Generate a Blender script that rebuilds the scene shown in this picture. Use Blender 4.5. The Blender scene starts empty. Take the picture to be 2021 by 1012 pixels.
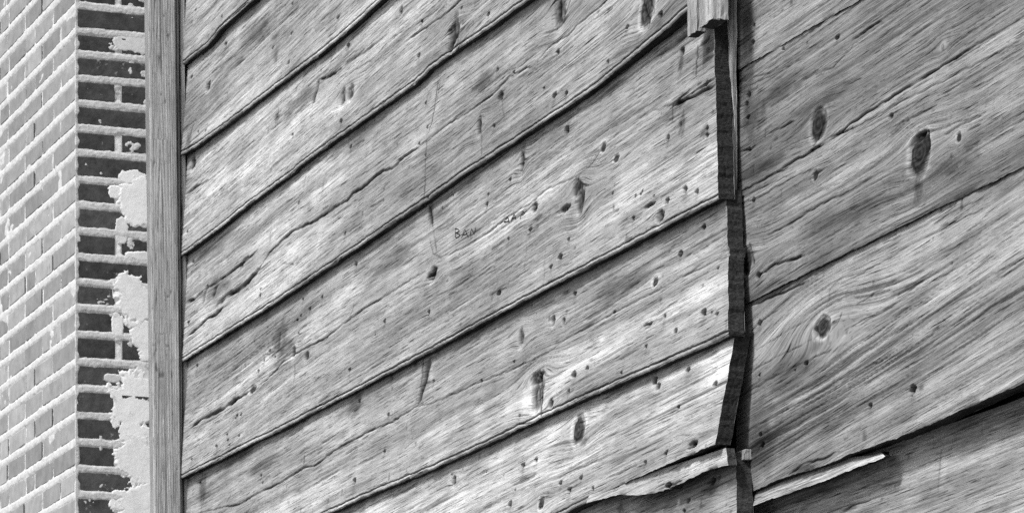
import bpy, bmesh, math, random
import numpy as np
from mathutils import Vector, Matrix

random.seed(7)
sc = bpy.context.scene
COL = sc.collection

# ---------------------------------------------------------------- camera, sky, sun, exposure
# photo coordinates (2021 x 1012) are measured; the wall recedes to the vanishing point XV on the horizon YH
W_, H_ = 2021.0, 1012.0
F = 8000.0; CX = 1010.5; YH = 2161.0; XV = -1893.0
CAM_Z = 1.6
cam = bpy.data.cameras.new('camera'); cam_o = bpy.data.objects.new('camera', cam); COL.objects.link(cam_o)
cam_o.location = (0, 0, CAM_Z); cam_o.rotation_euler = (math.radians(90), 0, 0)
cam.sensor_width = 36; cam.sensor_fit = 'HORIZONTAL'
cam.lens = 36 * F / W_
cam.shift_y = (YH - H_ / 2) / W_
cam.clip_start = 0.1; cam.clip_end = 2000
cam.dof.use_dof = True; cam.dof.focus_distance = 7.9; cam.dof.aperture_fstop = 36
sc.camera = cam_o

_n = math.hypot(XV - CX, F)
EX, EY = -(XV - CX) / _n, -F / _n            # e: along the wall towards the camera
NX, NY = -(-EY), -(EX)                       # outward normal of the wall face
NX, NY = EY, -EX
X0, Y0 = (365 - CX) / F * 11.2, 11.2
# light: travels along the wall to the right, into the wall and down
SA, SB, SC = -0.42, 1.0, 1.35                 # along wall, into wall, down
tr = Vector((SA * EX - SB * NX, SA * EY - SB * NY, -SC)).normalized()
sun = bpy.data.lights.new('sun', 'SUN'); sun.energy = 1.5; sun.angle = math.radians(10); sun.color = (1, 1, 1)
sun_o = bpy.data.objects.new('sun', sun); COL.objects.link(sun_o)
sun_o.rotation_euler = tr.to_track_quat('-Z', 'Y').to_euler(); sun_o.location = (-6, 4, 9)
world = bpy.data.worlds.new('World'); sc.world = world; world.use_nodes = True
wn = world.node_tree; bg = wn.nodes['Background']
sky = wn.nodes.new('ShaderNodeTexSky'); sky.sky_type = 'NISHITA'; sky.sun_disc = False
to_sun = -tr
sky.sun_elevation = math.asin(to_sun.z)
sky.sun_rotation = math.atan2(to_sun.x, to_sun.y)
sky.dust_density = 3.0
bw = wn.nodes.new('ShaderNodeRGBToBW')       # black-and-white photograph: the sky as grey values
wn.links.new(sky.outputs[0], bw.inputs[0]); wn.links.new(bw.outputs[0], bg.inputs[0])
bg.inputs[1].default_value = 0.065
sc.view_settings.view_transform = 'Standard'; sc.view_settings.look = 'None'
sc.view_settings.gamma = 1; sc.view_settings.use_curve_mapping = False
sc.view_settings.exposure = 1.22
sc.render.engine = 'CYCLES'
sc.cycles.use_denoising = False
sc.cycles.max_bounces = 5

# ---------------------------------------------------------------- wall coordinates
def unproj(x, y, w=0.018):
    """photo point -> (u along wall, v height above ground) on the plane w in front of the wall"""
    x = np.asarray(x, float); y = np.asarray(y, float)
    r = (x - CX) / F
    u = (r * (Y0 + NY * w) - (X0 + NX * w)) / (EX - r * EY)
    Z = Y0 + EY * u + NY * w
    return u, (YH - y) / F * Z + CAM_Z
def proj(u, v, w):
    X = X0 + EX * u + NX * w; Z = Y0 + EY * u + NY * w
    return CX + F * X / Z, YH - F * (v - CAM_Z) / Z
# local frame of every wall thing: x = along wall (u), y = into wall (-w), z = up (v)
ROTZ = math.atan2(EY, EX)
ORIGIN = Vector((X0, Y0, 0))

# ---------------------------------------------------------------- noise
def _hash(ix, iy, seed):
    h = (ix.astype(np.int64) * 374761393 + iy.astype(np.int64) * 668265263 + int(seed) * 2147483647 + 1013904223) & 0xFFFFFFFF
    h = ((h ^ (h >> 13)) * 1274126177) & 0xFFFFFFFF
    h = ((h ^ (h >> 16)) * 2246822519) & 0xFFFFFFFF
    h = h ^ (h >> 15)
    return (h & 0xFFFFFF).astype(np.float64) / 0xFFFFFF
def vn(x, y, seed=0):
    fx = np.floor(x); fy = np.floor(y)
    tx = x - fx; ty = y - fy
    tx = tx * tx * (3 - 2 * tx); ty = ty * ty * (3 - 2 * ty)
    ix = fx.astype(np.int64); iy = fy.astype(np.int64)
    a = _hash(ix, iy, seed); b = _hash(ix + 1, iy, seed); c = _hash(ix, iy + 1, seed); d = _hash(ix + 1, iy + 1, seed)
    return ((a + (b - a) * tx) * (1 - ty) + (c + (d - c) * tx) * ty) * 2 - 1
def fbm(x, y, seed=0, n=3):
    s = 0; a = 1; t = 0
    for i in range(n):
        s = s + a * vn(x * 2 ** i, y * 2 ** i, seed + 17 * i); t += a; a *= .55
    return s / t
def sstep(a, b, x):
    t = np.clip((x - a) / (b - a), 0, 1); return t * t * (3 - 2 * t)

# ---------------------------------------------------------------- materials
def nt(m): m.use_nodes = True; return m.node_tree, m.node_tree.nodes, m.node_tree.links, m.node_tree.nodes['Principled BSDF']
def val_math(N, L, op, a, b, c=None):
    n = N.new('ShaderNodeMath'); n.operation = op
    for i, q in enumerate((a, b, c)):
        if q is None: continue
        if hasattr(q, 'links'): L.new(q, n.inputs[i])
        else: n.inputs[i].default_value = q
    return n.outputs[0]
def mat_wood(name, gain=1.0, bump=1.0):
    """weathered wood: tone and flow of the grain come with the board, the fine fibres from noise along the grain"""
    m = bpy.data.materials.new(name); T, N, L, P = nt(m)
    at = N.new('ShaderNodeAttribute'); at.attribute_name = 'grain'
    tn = N.new('ShaderNodeAttribute'); tn.attribute_name = 'tone'
    def noise(sx, sy, det=2.0, rough=.6):
        mp = N.new('ShaderNodeMapping'); mp.inputs['Scale'].default_value = (sx, sy, 1.0)
        L.new(at.outputs['Vector'], mp.inputs['Vector'])
        n = N.new('ShaderNodeTexNoise'); n.inputs['Scale'].default_value = 1.0
        n.inputs['Detail'].default_value = det; n.inputs['Roughness'].default_value = rough
        L.new(mp.outputs[0], n.inputs['Vector']); return n.outputs['Fac']
    fib = noise(9, 420); fib2 = noise(22, 900); mid = noise(4.5, 190, 3, .7); ln = noise(11, 330, 2, .55); broad = noise(1.8, 55, 3); pore = noise(60, 700, 1)
    patch = noise(7, 16, 4, .65)
    mixv = val_math(N, L, 'ADD', val_math(N, L, 'MULTIPLY', val_math(N, L, 'SUBTRACT', fib, .5), .85),
                    val_math(N, L, 'MULTIPLY', val_math(N, L, 'SUBTRACT', fib2, .5), .55))
    mixv = val_math(N, L, 'ADD', mixv, val_math(N, L, 'MULTIPLY', val_math(N, L, 'SUBTRACT', broad, .5), .75))
    mixv = val_math(N, L, 'ADD', mixv, val_math(N, L, 'MULTIPLY', val_math(N, L, 'SUBTRACT', patch, .5), .65))
    mixv = val_math(N, L, 'ADD', mixv, val_math(N, L, 'MULTIPLY', val_math(N, L, 'SUBTRACT', mid, .5), .80))
    lr = N.new('ShaderNodeMapRange'); lr.inputs[1].default_value = .40; lr.inputs[2].default_value = .31
    lr.inputs[3].default_value = 0; lr.inputs[4].default_value = -.58; L.new(ln, lr.inputs[0])
    mixv = val_math(N, L, 'ADD', mixv, lr.outputs[0])
    pr = N.new('ShaderNodeMapRange'); pr.inputs[1].default_value = .60; pr.inputs[2].default_value = .72
    pr.inputs[3].default_value = 0; pr.inputs[4].default_value = -.28; L.new(pore, pr.inputs[0])
    mixv = val_math(N, L, 'ADD', mixv, pr.outputs[0])
    mul = val_math(N, L, 'POWER', val_math(N, L, 'MAXIMUM', val_math(N, L, 'ADD', mixv, 1.0), .05), 1.35)
    a = val_math(N, L, 'MULTIPLY', tn.outputs['Fac'], mul)
    a = val_math(N, L, 'MULTIPLY', a, gain)
    a = val_math(N, L, 'MINIMUM', val_math(N, L, 'MAXIMUM', a, .008), .78)
    cmb = N.new('ShaderNodeCombineColor')
    for i in range(3): L.new(a, cmb.inputs[i])
    L.new(cmb.outputs[0], P.inputs['Base Color'])
    P.inputs['Roughness'].default_value = .78
    P.inputs['Specular IOR Level'].default_value = .06
    bp = N.new('ShaderNodeBump'); bp.inputs['Strength'].default_value = .75 * bump; bp.inputs['Distance'].default_value = .0012
    L.new(mixv, bp.inputs['Height']); L.new(bp.outputs[0], P.inputs['Normal'])
    return m
def mat_noise(name, base, var=.3, scale=40, bump=.4, dist=.002, rough=.9, det=4, coord='Object', stretch=(1, 1, 1), spots=None):
    m = bpy.data.materials.new(name); T, N, L, P = nt(m)
    tc = N.new('ShaderNodeTexCoord'); mp = N.new('ShaderNodeMapping'); mp.inputs['Scale'].default_value = stretch
    oi = N.new('ShaderNodeObjectInfo')
    vm = N.new('ShaderNodeVectorMath'); vm.operation = 'MULTIPLY_ADD'
    cx = N.new('ShaderNodeCombineXYZ')
    for i in range(3): L.new(oi.outputs['Random'], cx.inputs[i])
    L.new(cx.outputs[0], vm.inputs[0]); vm.inputs[1].default_value = (37, 51, 23); L.new(tc.outputs[coord], vm.inputs[2])
    L.new(vm.outputs[0], mp.inputs[0])
    n = N.new('ShaderNodeTexNoise'); n.inputs['Scale'].default_value = scale; n.inputs['Detail'].default_value = det
    n.inputs['Roughness'].default_value = .65
    L.new(mp.outputs[0], n.inputs['Vector'])
    f = val_math(N, L, 'SUBTRACT', n.outputs['Fac'], .5)
    rv = val_math(N, L, 'MULTIPLY_ADD', oi.outputs['Random'], .5, .75)
    a = val_math(N, L, 'MULTIPLY', val_math(N, L, 'MULTIPLY_ADD', f, var * 4, 1.0), base)
    a = val_math(N, L, 'MULTIPLY', a, rv)
    if spots:
        n2 = N.new('ShaderNodeTexNoise'); n2.inputs['Scale'].default_value = spots[0]; n2.inputs['Detail'].default_value = 5
        n2.inputs['Roughness'].default_value = .7
        L.new(mp.outputs[0], n2.inputs['Vector'])
        r = N.new('ShaderNodeMapRange'); r.inputs[1].default_value = spots[1]; r.inputs[2].default_value = spots[1] + .06
        L.new(n2.outputs['Fac'], r.inputs[0])
        mx = N.new('ShaderNodeMix'); L.new(r.outputs[0], mx.inputs[0]); L.new(a, mx.inputs[2]); mx.inputs[3].default_value = spots[2]
        a = mx.outputs[0]
    a = val_math(N, L, 'MINIMUM', val_math(N, L, 'MAXIMUM', a, .006), .88)
    cmb = N.new('ShaderNodeCombineColor')
    for i in range(3): L.new(a, cmb.inputs[i])
    L.new(cmb.outputs[0], P.inputs['Base Color']); P.inputs['Roughness'].default_value = rough
    P.inputs['Specular IOR Level'].default_value = .06
    bp = N.new('ShaderNodeBump'); bp.inputs['Strength'].default_value = bump; bp.inputs['Distance'].default_value = dist
    L.new(n.outputs['Fac'], bp.inputs['Height']); L.new(bp.outputs[0], P.inputs['Normal'])
    return m
M_WOOD = mat_wood('weathered_wood')
M_END = mat_noise('end_grain', .045, .8, 140, 1.0, .004, stretch=(1, 1, 2.2), det=8)
M_BRICK = mat_noise('dark_brick', .075, .45, 34, .9, .003, spots=(26, .64, .30))
M_BRICKP = mat_noise('limewashed_brick', .34, .22, 22, .5, .003, spots=(9, .60, .30))
M_MORTAR = mat_noise('mortar', .78, .18, 38, .8, .004)
M_LIME = mat_noise('lime_mortar', .84, .14, 30, .5, .003, det=9, spots=(30, .62, .60))
M_IRON = mat_noise('iron', .018, .5, 300, .3, .001, rough=.6)
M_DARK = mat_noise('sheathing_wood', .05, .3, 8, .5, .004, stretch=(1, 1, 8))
M_GROUND = mat_noise('ground', .12, .4, 3, .5, .03, det=8)

# ---------------------------------------------------------------- object helpers
def empty(name, loc, rz, label=None, cat=None, group=None):
    o = bpy.data.objects.new(name, None); COL.objects.link(o); o.location = loc; o.rotation_euler = (0, 0, rz)
    o.empty_display_size = .1
    if label: o['label'] = label
    if cat: o['category'] = cat
    if group: o['group'] = group
    if cat: o['kind'] = 'thing'
    return o
def link(name, me, mats, parent=None, label=None, kind=None):
    o = bpy.data.objects.new(name, me); COL.objects.link(o)
    for m in (mats if isinstance(mats, (list, tuple)) else [mats]):
        if m.name not in [q.name for q in me.materials]: me.materials.append(m)
    if parent: o.parent = parent
    if label: o['label'] = label
    if kind: o['kind'] = kind
    return o
def mesh_np(name, co, quads, smooth=True, attrs=None, midx=None):
    me = bpy.data.meshes.new(name)
    me.vertices.add(len(co)); me.vertices.foreach_set('co', np.ascontiguousarray(co, np.float32).ravel())
    nq = len(quads)
    me.loops.add(nq * 4); me.loops.foreach_set('vertex_index', np.ascontiguousarray(quads, np.int32).ravel())
    me.polygons.add(nq)
    me.polygons.foreach_set('loop_start', np.arange(0, nq * 4, 4, dtype=np.int32))
    me.polygons.foreach_set('loop_total', np.full(nq, 4, np.int32))
    me.polygons.foreach_set('use_smooth', np.full(nq, smooth))
    if midx is not None: me.polygons.foreach_set('material_index', np.ascontiguousarray(midx, np.int32))
    me.update(calc_edges=True)
    for k, a in (attrs or {}).items():
        if a.ndim == 2:
            at = me.attributes.new(k, 'FLOAT_VECTOR', 'POINT'); at.data.foreach_set('vector', np.ascontiguousarray(a, np.float32).ravel())
        else:
            at = me.attributes.new(k, 'FLOAT', 'POINT'); at.data.foreach_set('value', np.ascontiguousarray(a, np.float32).ravel())
    return me
def grid_quads(nr, nc, base=0, flip=False):
    i = np.arange(nr - 1)[:, None]; j = np.arange(nc - 1)[None, :]
    a = base + i * nc + j
    q = np.stack([a, a + 1, a + 1 + nc, a + nc], -1).reshape(-1, 4)
    return q[:, ::-1] if flip else q

# ---------------------------------------------------------------- carving a board: cracks, knots, holes
KU = 0.42      # the wall is seen at a rake: marks are measured in the photo, so their lengths along u count by this much
def seg_dist(U, V, pts):
    """distance to a polyline (U already times KU), signed side (+ above) and the fraction along it"""
    best = np.full(U.shape, 1e9); side = np.zeros(U.shape); frac = np.zeros(U.shape)
    L = 0; seg = []
    for (a, b) in zip(pts[:-1], pts[1:]):
        l = math.hypot(b[0] - a[0], b[1] - a[1]); seg.append((a, b, L, l)); L += l
    for a, b, s0, l in seg:
        dx, dy = b[0] - a[0], b[1] - a[1]
        t = np.clip(((U - a[0]) * dx + (V - a[1]) * dy) / (l * l + 1e-12), 0, 1)
        ex = U - a[0] - t * dx; ey = V - a[1] - t * dy
        d = np.hypot(ex, ey); m = d < best
        best = np.where(m, d, best); sg = np.sign(dx * ey - dy * ex) * (1 if dx >= 0 else -1)
        side = np.where(m, sg, side); frac = np.where(m, (s0 + t * l) / L, frac)
    return best, side, frac

def hw_big(r): return r > .022

def carve(U, V, feats, seed, w0=.018, rough=1.0, tone0=.34, ridge=1.0, gslope=-.03, gwave=1.0, bright=None, gf=1.0):
    """height (m), tone and grain coordinate of a weathered board surface at (U, V)"""
    sh = U.shape
    g = V + gslope * U + gwave * (.013 * fbm(U * .8, V * 4, seed, 2) + .0015 * fbm(U * 4, V * 18, seed + 5, 2))
    halo = np.zeros(sh)
    kn = feats.get('knots', [])
    K = []
    for k in kn:
        x, y, hw, hh = k[:4]; kind = k[4] if len(k) > 4 else 'knot'
        u, v = unproj(x, y, w0); u1, _ = unproj(x + hw, y, w0); _, v1 = unproj(x, y - hh, w0)
        ru, rv = abs(float(u1 - u)), abs(float(v1 - v)); K.append((float(u), float(v), ru, rv, kind))
        if kind in ('knot', 'dead', 'swirl', 'pale'):
            f = {'knot': 2.2, 'dead': 1.7, 'pale': 2.0, 'swirl': 4.5}[kind]
            du = (U - u) / (ru * f * 1.5); dv = (V - v) / (rv * f * .8)
            e = np.exp(-(du * du + dv * dv))
            g = g - (V - v) * e * .80
            if kind == 'swirl': g = g - .045 * e
            halo += e * (1 if kind != 'dead' else .5)
    patch = sstep(-.25, .45, fbm(U * 1.1 + 9, g * 9, seed + 31, 3))
    r1 = vn(U * 2.2, g * 170 * gf, seed + 1); r2 = vn(U * 4.5, g * 380 * gf, seed + 2); r3 = fbm(U * 1.0, g * 55, seed + 3, 2)
    amp = rough * (.35 + .9 * patch)
    h = (.00026 * r1 + .00022 * r2) * amp * ridge + .0004 * r3 * rough
    h = h + .0018 * fbm(U * 1.3, V * 4.5, seed + 4, 2)
    gl = np.exp(-(vn(U * 1.1, g * 118 * gf, seed + 13) / .10) ** 2) * sstep(-.35, .35, vn(U * 2.0, g * 60, seed + 14)) * (.25 + .9 * patch)
    gl2 = np.exp(-(vn(U * 2.3, g * 265 * gf, seed + 15) / .16) ** 2) * sstep(-.2, .5, vn(U * 3.1, g * 45, seed + 16))
    gl = np.clip(gl * min(1.5, .60 * ridge) + .55 * gl2, 0, 1.3); h = h - .0007 * gl
    zone = sstep(-.12, .12, fbm(U * .45 + seed, g * 9, seed + 20, 2)); zone2 = sstep(.0, .16, fbm(U * .9, g * 26, seed + 21, 2))
    tone = tone0 * (.88 + .23 * zone) * (.93 + .16 * zone2) * (1 + .26 * fbm(U * .9, g * 14, seed + 6, 3) + .27 * fbm(U * 3.5, V * 9, seed + 7, 4) + .10 * r1 * amp * ridge + .06 * r2 * amp)
    tone = tone * (1 - .62 * np.minimum(gl, 1.2))
    # short drying checks along the grain
    c = vn(U * 5.0, g * 260, seed + 8) * .6 + vn(U * 11, g * 420, seed + 9) * .4
    thr = .60 - .22 * patch * ridge
    ck = sstep(thr, thr + .14, c)
    h = h - .0011 * ck * rough; tone = tone * (1 - .42 * ck * min(1, rough))
    # short torn specks standing across
    sp = vn(U * 38, V * 70, seed + 10); spk = sstep(.80, .93, sp) * sstep(.0, .5, fbm(U * 3, V * 6, seed + 11, 2))
    h = h - .0010 * spk; tone = tone * (1 - .45 * spk)
    # soft vertical weather streaks
    st = fbm(U * 14, V * 1.3, seed + 12, 3); tone = tone * (1 + .10 * st)
    if bright is not None:
        tone = tone * bright(U, V)
    # knots
    for (u, v, ru, rv, kind) in K:
        m = (np.abs(U - u) < ru * 5) & (np.abs(V - v) < rv * 5)
        if not m.any(): continue
        kz = 1.12 if kind == 'knot' and hw_big(ru) else .88
        uu = (U[m] - u) / ru / kz; vv = (V[m] - v) / rv / kz
        wob = .14 * vn(uu * 1.7 + u * 91, vv * 1.7, seed + 40) + .07 * vn(uu * 5, vv * 5 + v * 13, seed + 41)
        d = np.hypot(uu, vv) + wob
        hm, tm = h[m], tone[m]
        if kind in ('knot', 'swirl'):
            ins = 1 - sstep(.85, 1.0, d)
            ring = np.exp(-((d - 1.03) / .13) ** 2)
            hm = hm + .0006 * ins * np.sin(d * 14) - .0022 * ring + .0007 * np.exp(-((d - 1.4) / .35) ** 2)
            tm = tm * (1 + .35 * np.exp(-((d - 1.3) / .22) ** 2))
            tm = tm * (1 - ins) + ins * tone0 * (.22 + .07 * np.sin(d * 16 + uu) + .06 * vn(uu * 4, vv * 4, seed + 47))
            tm = tm * (1 - .55 * ring * (vn(uu * 3, vv * 3, seed + 42) * .5 + .6))
        elif kind == 'dead':          # a torn dark knot with fibres standing up
            rag = vn(uu * 6, vv * 1.4, seed + 43) * .5 + vn(uu * 12, vv * 2.5, seed + 44) * .5
            ins = 1 - sstep(.6, 1.1, d * .88 + .35 * rag)
            hm = hm - .006 * ins * (1 + .8 * rag); tm = tm * (1 - .92 * ins * np.clip(.80 + .6 * rag, 0, 1))
            lo = np.exp(-(((vv + 1.3) / .55) ** 2 + (uu / 1.1) ** 2)); tm = tm * (1 + .30 * lo)  # lit lower rim of the hollow painted into the tone
        elif kind == 'pale':
            tm = tm * (1 + .35 * np.exp(-(d / 1.2) ** 2)); hm = hm + .0015 * np.exp(-(d / 1.0) ** 2)
            tm = tm * (1 - .5 * np.exp(-((d - .35) / .16) ** 2))
        elif kind == 'stain_shade':  # real stains, and in places soft cast shade painted into the tone
            rag = vn(uu * 3, vv * 3, seed + 45)
            tm = tm * (1 - .48 * (1 - sstep(.3, 1.3, d + .3 * rag)))
        elif kind == 'light':
            tm = tm * (1 + .20 * (1 - sstep(.0, 1.4, d + .2 * vn(uu * 3, vv * 3, seed + 46))))
        elif kind == 'bump':
            hm = hm + .004 * np.exp(-(d / .9) ** 2)
        h[m] = hm; tone[m] = tm
    # cracks: (points, width mm, depth mm, lip mm, darkness)
    for q in feats.get('cracks', []):
        kk = (1.75 if q[1] >= 3.3 else 1.35) if len(q) > 4 and q[4] >= .8 else 1.0; pts, wd, dp = q[0], q[1] * .00080 * kk, q[2] * .0008 * kk
        lip = (q[3] if len(q) > 3 else 0) * .001; dk = q[4] if len(q) > 4 else .8
        px = np.array(pts, float); pu, pv = unproj(px[:, 0], px[:, 1], w0)
        P = [(a * KU, b) for a, b in zip(pu, pv)]
        # roughen the polyline
        R = [P[0]]
        for a, b in zip(P[:-1], P[1:]):
            l = math.hypot(b[0] - a[0], b[1] - a[1]); nn = max(1, int(l / .007))
            for i in range(1, nn + 1):
                t = i / nn; j = 0 if i == nn else .0016
                R.append((a[0] + (b[0] - a[0]) * t + random.uniform(-j, j), a[1] + (b[1] - a[1]) * t + random.uniform(-j, j)))
        pad = .03
        us = [a[0] for a in R]; vs = [a[1] for a in R]
        m = (U * KU > min(us) - pad) & (U * KU < max(us) + pad) & (V > min(vs) - pad) & (V < max(vs) + pad)
        if not m.any(): continue
        # split long cracks so that each stretch only looks at its neighbourhood
        idx = np.nonzero(m.ravel())[0]; Uf = (U.ravel()[idx]) * KU; Vf = V.ravel()[idx]
        best = np.full(len(idx), 1e9); side = np.zeros(len(idx)); frac = np.zeros(len(idx))
        nseg = len(R) - 1; step = 6
        for s in range(0, nseg, step):
            sub = R[s:min(s + step, nseg) + 1]
            su = [a[0] for a in sub]; sv = [a[1] for a in sub]
            mm = (Uf > min(su) - pad) & (Uf < max(su) + pad) & (Vf > min(sv) - pad) & (Vf < max(sv) + pad)
            if not mm.any(): continue
            d, sd, fr = seg_dist(Uf[mm], Vf[mm], sub)
            b = best[mm]; k = d < b
            best[mm] = np.where(k, d, b); side[mm] = np.where(k, sd, side[mm]); frac[mm] = np.where(k, (s + fr * (len(sub) - 1)) / nseg, frac[mm])
        tap = np.clip(np.minimum(frac, 1 - frac) * 9, .25, 1)
        wv = wd * tap * (.85 + .5 * vn(Uf / KU * 16, Vf * 16, seed + 50))
        wv = np.maximum(wv, .0010)
        c = np.exp(-(best / wv) ** 2)
        hf = h.ravel(); tf = tone.ravel()
        hv = hf[idx]; tv = tf[idx]
        brk = np.clip(.78 + .55 * vn(Uf / KU * 22, Vf * 22, seed + 52), .15, 1)
        hv = hv - dp * tap * c * brk
        tv = tv * (1 - min(.97, dk * 1.15) * brk * np.exp(-(best / (wv * 1.15)) ** 2))
        if lip:
            lw = .008 * (.8 + .5 * vn(Uf / KU * 5, Vf * 2, seed + 51))
            below = (side < 0) * (1 - sstep(0, 1, best / lw)) * sstep(.02, .12, frac) * (1 - sstep(.88, .98, frac))
            above = (side > 0) * np.exp(-best / .02) * sstep(.02, .12, frac) * (1 - sstep(.88, .98, frac))
            hv = hv - lip * below * (1 - c) + lip * .25 * above
            tv = tv * (1 + .30 * below * (1 - c))  # lit bevel below the crack also painted into the tone
        hf[idx] = hv; tf[idx] = tv
        h = hf.reshape(sh); tone = tf.reshape(sh)
    # nail holes: (x, y, r px[, kind])
    for q in feats.get('holes', []):
        x, y, r = q[:3]; r = r * random.uniform(.72, 1.0)
        u, v = unproj(x, y, w0); u = float(u); v = float(v)
        _, v1 = unproj(x, y - r, w0); rv = abs(float(v1) - v); ru = rv * (1.7 if len(q) < 5 else q[4])
        m = (np.abs(U - u) < ru * 4) & (np.abs(V - v) < rv * 7)
        if not m.any(): continue
        uu = (U[m] - u) / ru; vv = (V[m] - v) / rv
        rs = random.uniform(0, 99)
        d = 1.0 * np.hypot(uu, vv) * (1 + .30 * vn(uu * 1.2 + rs, vv * 1.2, seed + 60))
        ins = 1 - sstep(.80, 1.12, d)
        stain_shade = np.exp(-((uu / 1.1) ** 2 + ((vv + 1.6) / 2.0) ** 2))
        h[m] = h[m] - .014 * ins 
        tone[m] = tone[m] * (1 - .25 * stain_shade) * (1 - .96 * ins)
    tone = tone0 * .98 * np.maximum(tone / tone0, .001) ** 1.22
    return h, np.clip(tone, .006, .74), g

# ---------------------------------------------------------------- one siding board
NAIL = None
def nail_mesh():
    bm = bmesh.new()
    bmesh.ops.create_cone(bm, cap_ends=True, segments=9, radius1=.0042, radius2=.0030, depth=.002)
    bmesh.ops.rotate(bm, verts=bm.verts, cent=(0, 0, 0), matrix=Matrix.Rotation(math.radians(90), 3, 'X'))
    me = bpy.data.meshes.new('nail'); bm.to_mesh(me); bm.free(); me.materials.append(M_IRON); return me

def board(name, parent, bottom, top, ends, feats, seed, wb=.031, wt=.011, thick=.031, bead=True, u0=.066, label=None,
          dv=.0021, du=(.0068, .0036), over=.022, wbf=None, tone0=.34, wait=None, endmat=1, **kw):
    """bottom / top: photo polylines of this board's lower edge and of the lap above it; ends: photo points (top, bottom) of the right end"""
    bp = np.array(bottom, float); bu, bv = unproj(bp[:, 0], bp[:, 1], wb)
    tp = np.array(top, float); tu, tv = unproj(tp[:, 0], tp[:, 1], wb)
    o = np.argsort(bu); bu, bv = bu[o], bv[o]; o = np.argsort(tu); tu, tv = tu[o], tv[o]
    def vb(u):
        r = np.interp(u, bu, bv)
        sl0 = (bv[1] - bv[0]) / (bu[1] - bu[0]) * .5
        return r + np.where(u < bu[0], (u - bu[0]) * sl0, 0) + .0009 * vn(u * 30, u * 0, seed + 70) + .0007 * vn(u * 90, u * 0, seed + 71)
    def vt(u): return np.interp(u, tu, tv) + over
    (xe1, ye1), (xe0, ye0) = ends
    ue1, ve1 = (float(q) for q in unproj(xe1, ye1, wt + .003)); ue0, ve0 = (float(q) for q in unproj(xe0, ye0, wb))
    umax = max(ue0, ue1)
    # columns
    cols = [u0]
    while cols[-1] < umax:
        u = cols[-1]; t = min(1, max(0, u / 4.2)); st = du[0] * (1 - t) + du[1] * t
        xx, yy = proj(u, float(vb(np.array(u))), wb)
        if yy < -60 or (proj(u, float(vt(np.array(u))), wt)[1] > 1072) or xx > 2070: st = .03
        cols.append(u + st)
    cols[-1] = umax; cols = np.array(cols)
    # rows: distance above the lower edge
    hgt = float(np.median(vt(cols) - vb(cols)))
    fr = list(np.arange(0, .018, .0011)); r = .018
    while r < hgt: fr.append(r); r += dv
    fr = np.array(fr + [hgt]) / hgt
    nr, nc = len(fr), len(cols)
    t = np.linspace(0, 1, nr)
    Uc = np.broadcast_to(cols[None, :], (nr, nc)).copy()
    VB = vb(cols)[None, :]; VT = vt(cols)[None, :]
    low = (fr * hgt)[:, None]                                  # keep the bead at one size, stretch the rest
    Vv = VB + np.where(low < .018, low, .018 + (low - .018) / (hgt - .018) * (VT - VB - .018))
    # right end: shear columns so that the end follows its cut
    uend = np.clip(ue0 + (Vv - ve0) / max(1e-4, (ve1 - ve0)) * (ue1 - ue0), min(ue0, ue1) - .02, max(ue0, ue1) + .02)
    uend = uend + .0013 * vn(Vv * 130, Vv * 0, seed + 80) + .0024 * vn(Vv * 45, Vv * 0, seed + 81)
    k = sstep(umax - .8, umax, Uc)
    Uc = Uc + (uend - umax) * k
    w_b = wb + .003 * vn(Uc * 1.1, Uc * 0, seed + 82)
    if wbf is not None: w_b = w_b + wbf(Uc)
    frac = (Vv - VB) / (VT - VB)
    base = w_b + (wt - w_b) * frac
    h, tone, g = carve(Uc, Vv, feats, seed, w0=(wb * .6 + wt * .4), tone0=tone0, **kw)
    dist = Vv - VB
    if bead is not None and bead is not False:
        bm_ = 1.0 if bead is True else bead(Uc)
        be = .0098 + .0010 * vn(Uc * 2, Uc * 0, seed + 83)
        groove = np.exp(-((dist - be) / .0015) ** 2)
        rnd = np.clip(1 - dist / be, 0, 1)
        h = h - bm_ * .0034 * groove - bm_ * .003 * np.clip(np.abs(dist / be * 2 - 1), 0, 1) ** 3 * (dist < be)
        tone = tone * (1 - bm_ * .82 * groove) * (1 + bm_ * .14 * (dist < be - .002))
    # chipped lower edge
    chip = sstep(.55, .85, vn(Uc * 13, Uc * 0 + 3, seed + 84)) * np.exp(-dist / .004)
    h = h - .004 * chip; tone = tone * (1 - .5 * chip)
    wz = base + h
    co = [np.stack([Uc, -wz, Vv], -1).reshape(-1, 3)]
    gr = [np.stack([Uc, g, np.full_like(g, seed * 1.37)], -1).reshape(-1, 3)]
    to = [tone.reshape(-1)]
    q = [grid_quads(nr, nc)]; mi = [np.zeros(len(q[0]), np.int32)]
    nb = nr * nc
    # underside: from the lower edge inwards
    nu = 6
    uu = np.linspace(0, 1, nu)[:, None]
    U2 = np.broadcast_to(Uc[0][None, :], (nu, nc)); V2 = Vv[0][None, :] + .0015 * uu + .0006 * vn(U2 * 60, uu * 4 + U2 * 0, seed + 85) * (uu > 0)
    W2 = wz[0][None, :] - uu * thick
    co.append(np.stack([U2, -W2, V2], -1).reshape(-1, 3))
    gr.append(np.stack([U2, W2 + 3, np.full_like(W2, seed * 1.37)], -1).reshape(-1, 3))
    to.append(((.035 + .02 * vn(U2 * 20, uu * 3 + U2 * 0, seed + 87)) * (1 - .5 * uu)).reshape(-1))  # grime plus under-lap shade painted into the tone, deepening inwards
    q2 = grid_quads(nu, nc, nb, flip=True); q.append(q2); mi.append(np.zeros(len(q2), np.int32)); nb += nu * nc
    # right end cap
    ne = 13; ee = np.linspace(0, 1, ne)[None, :]
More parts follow.
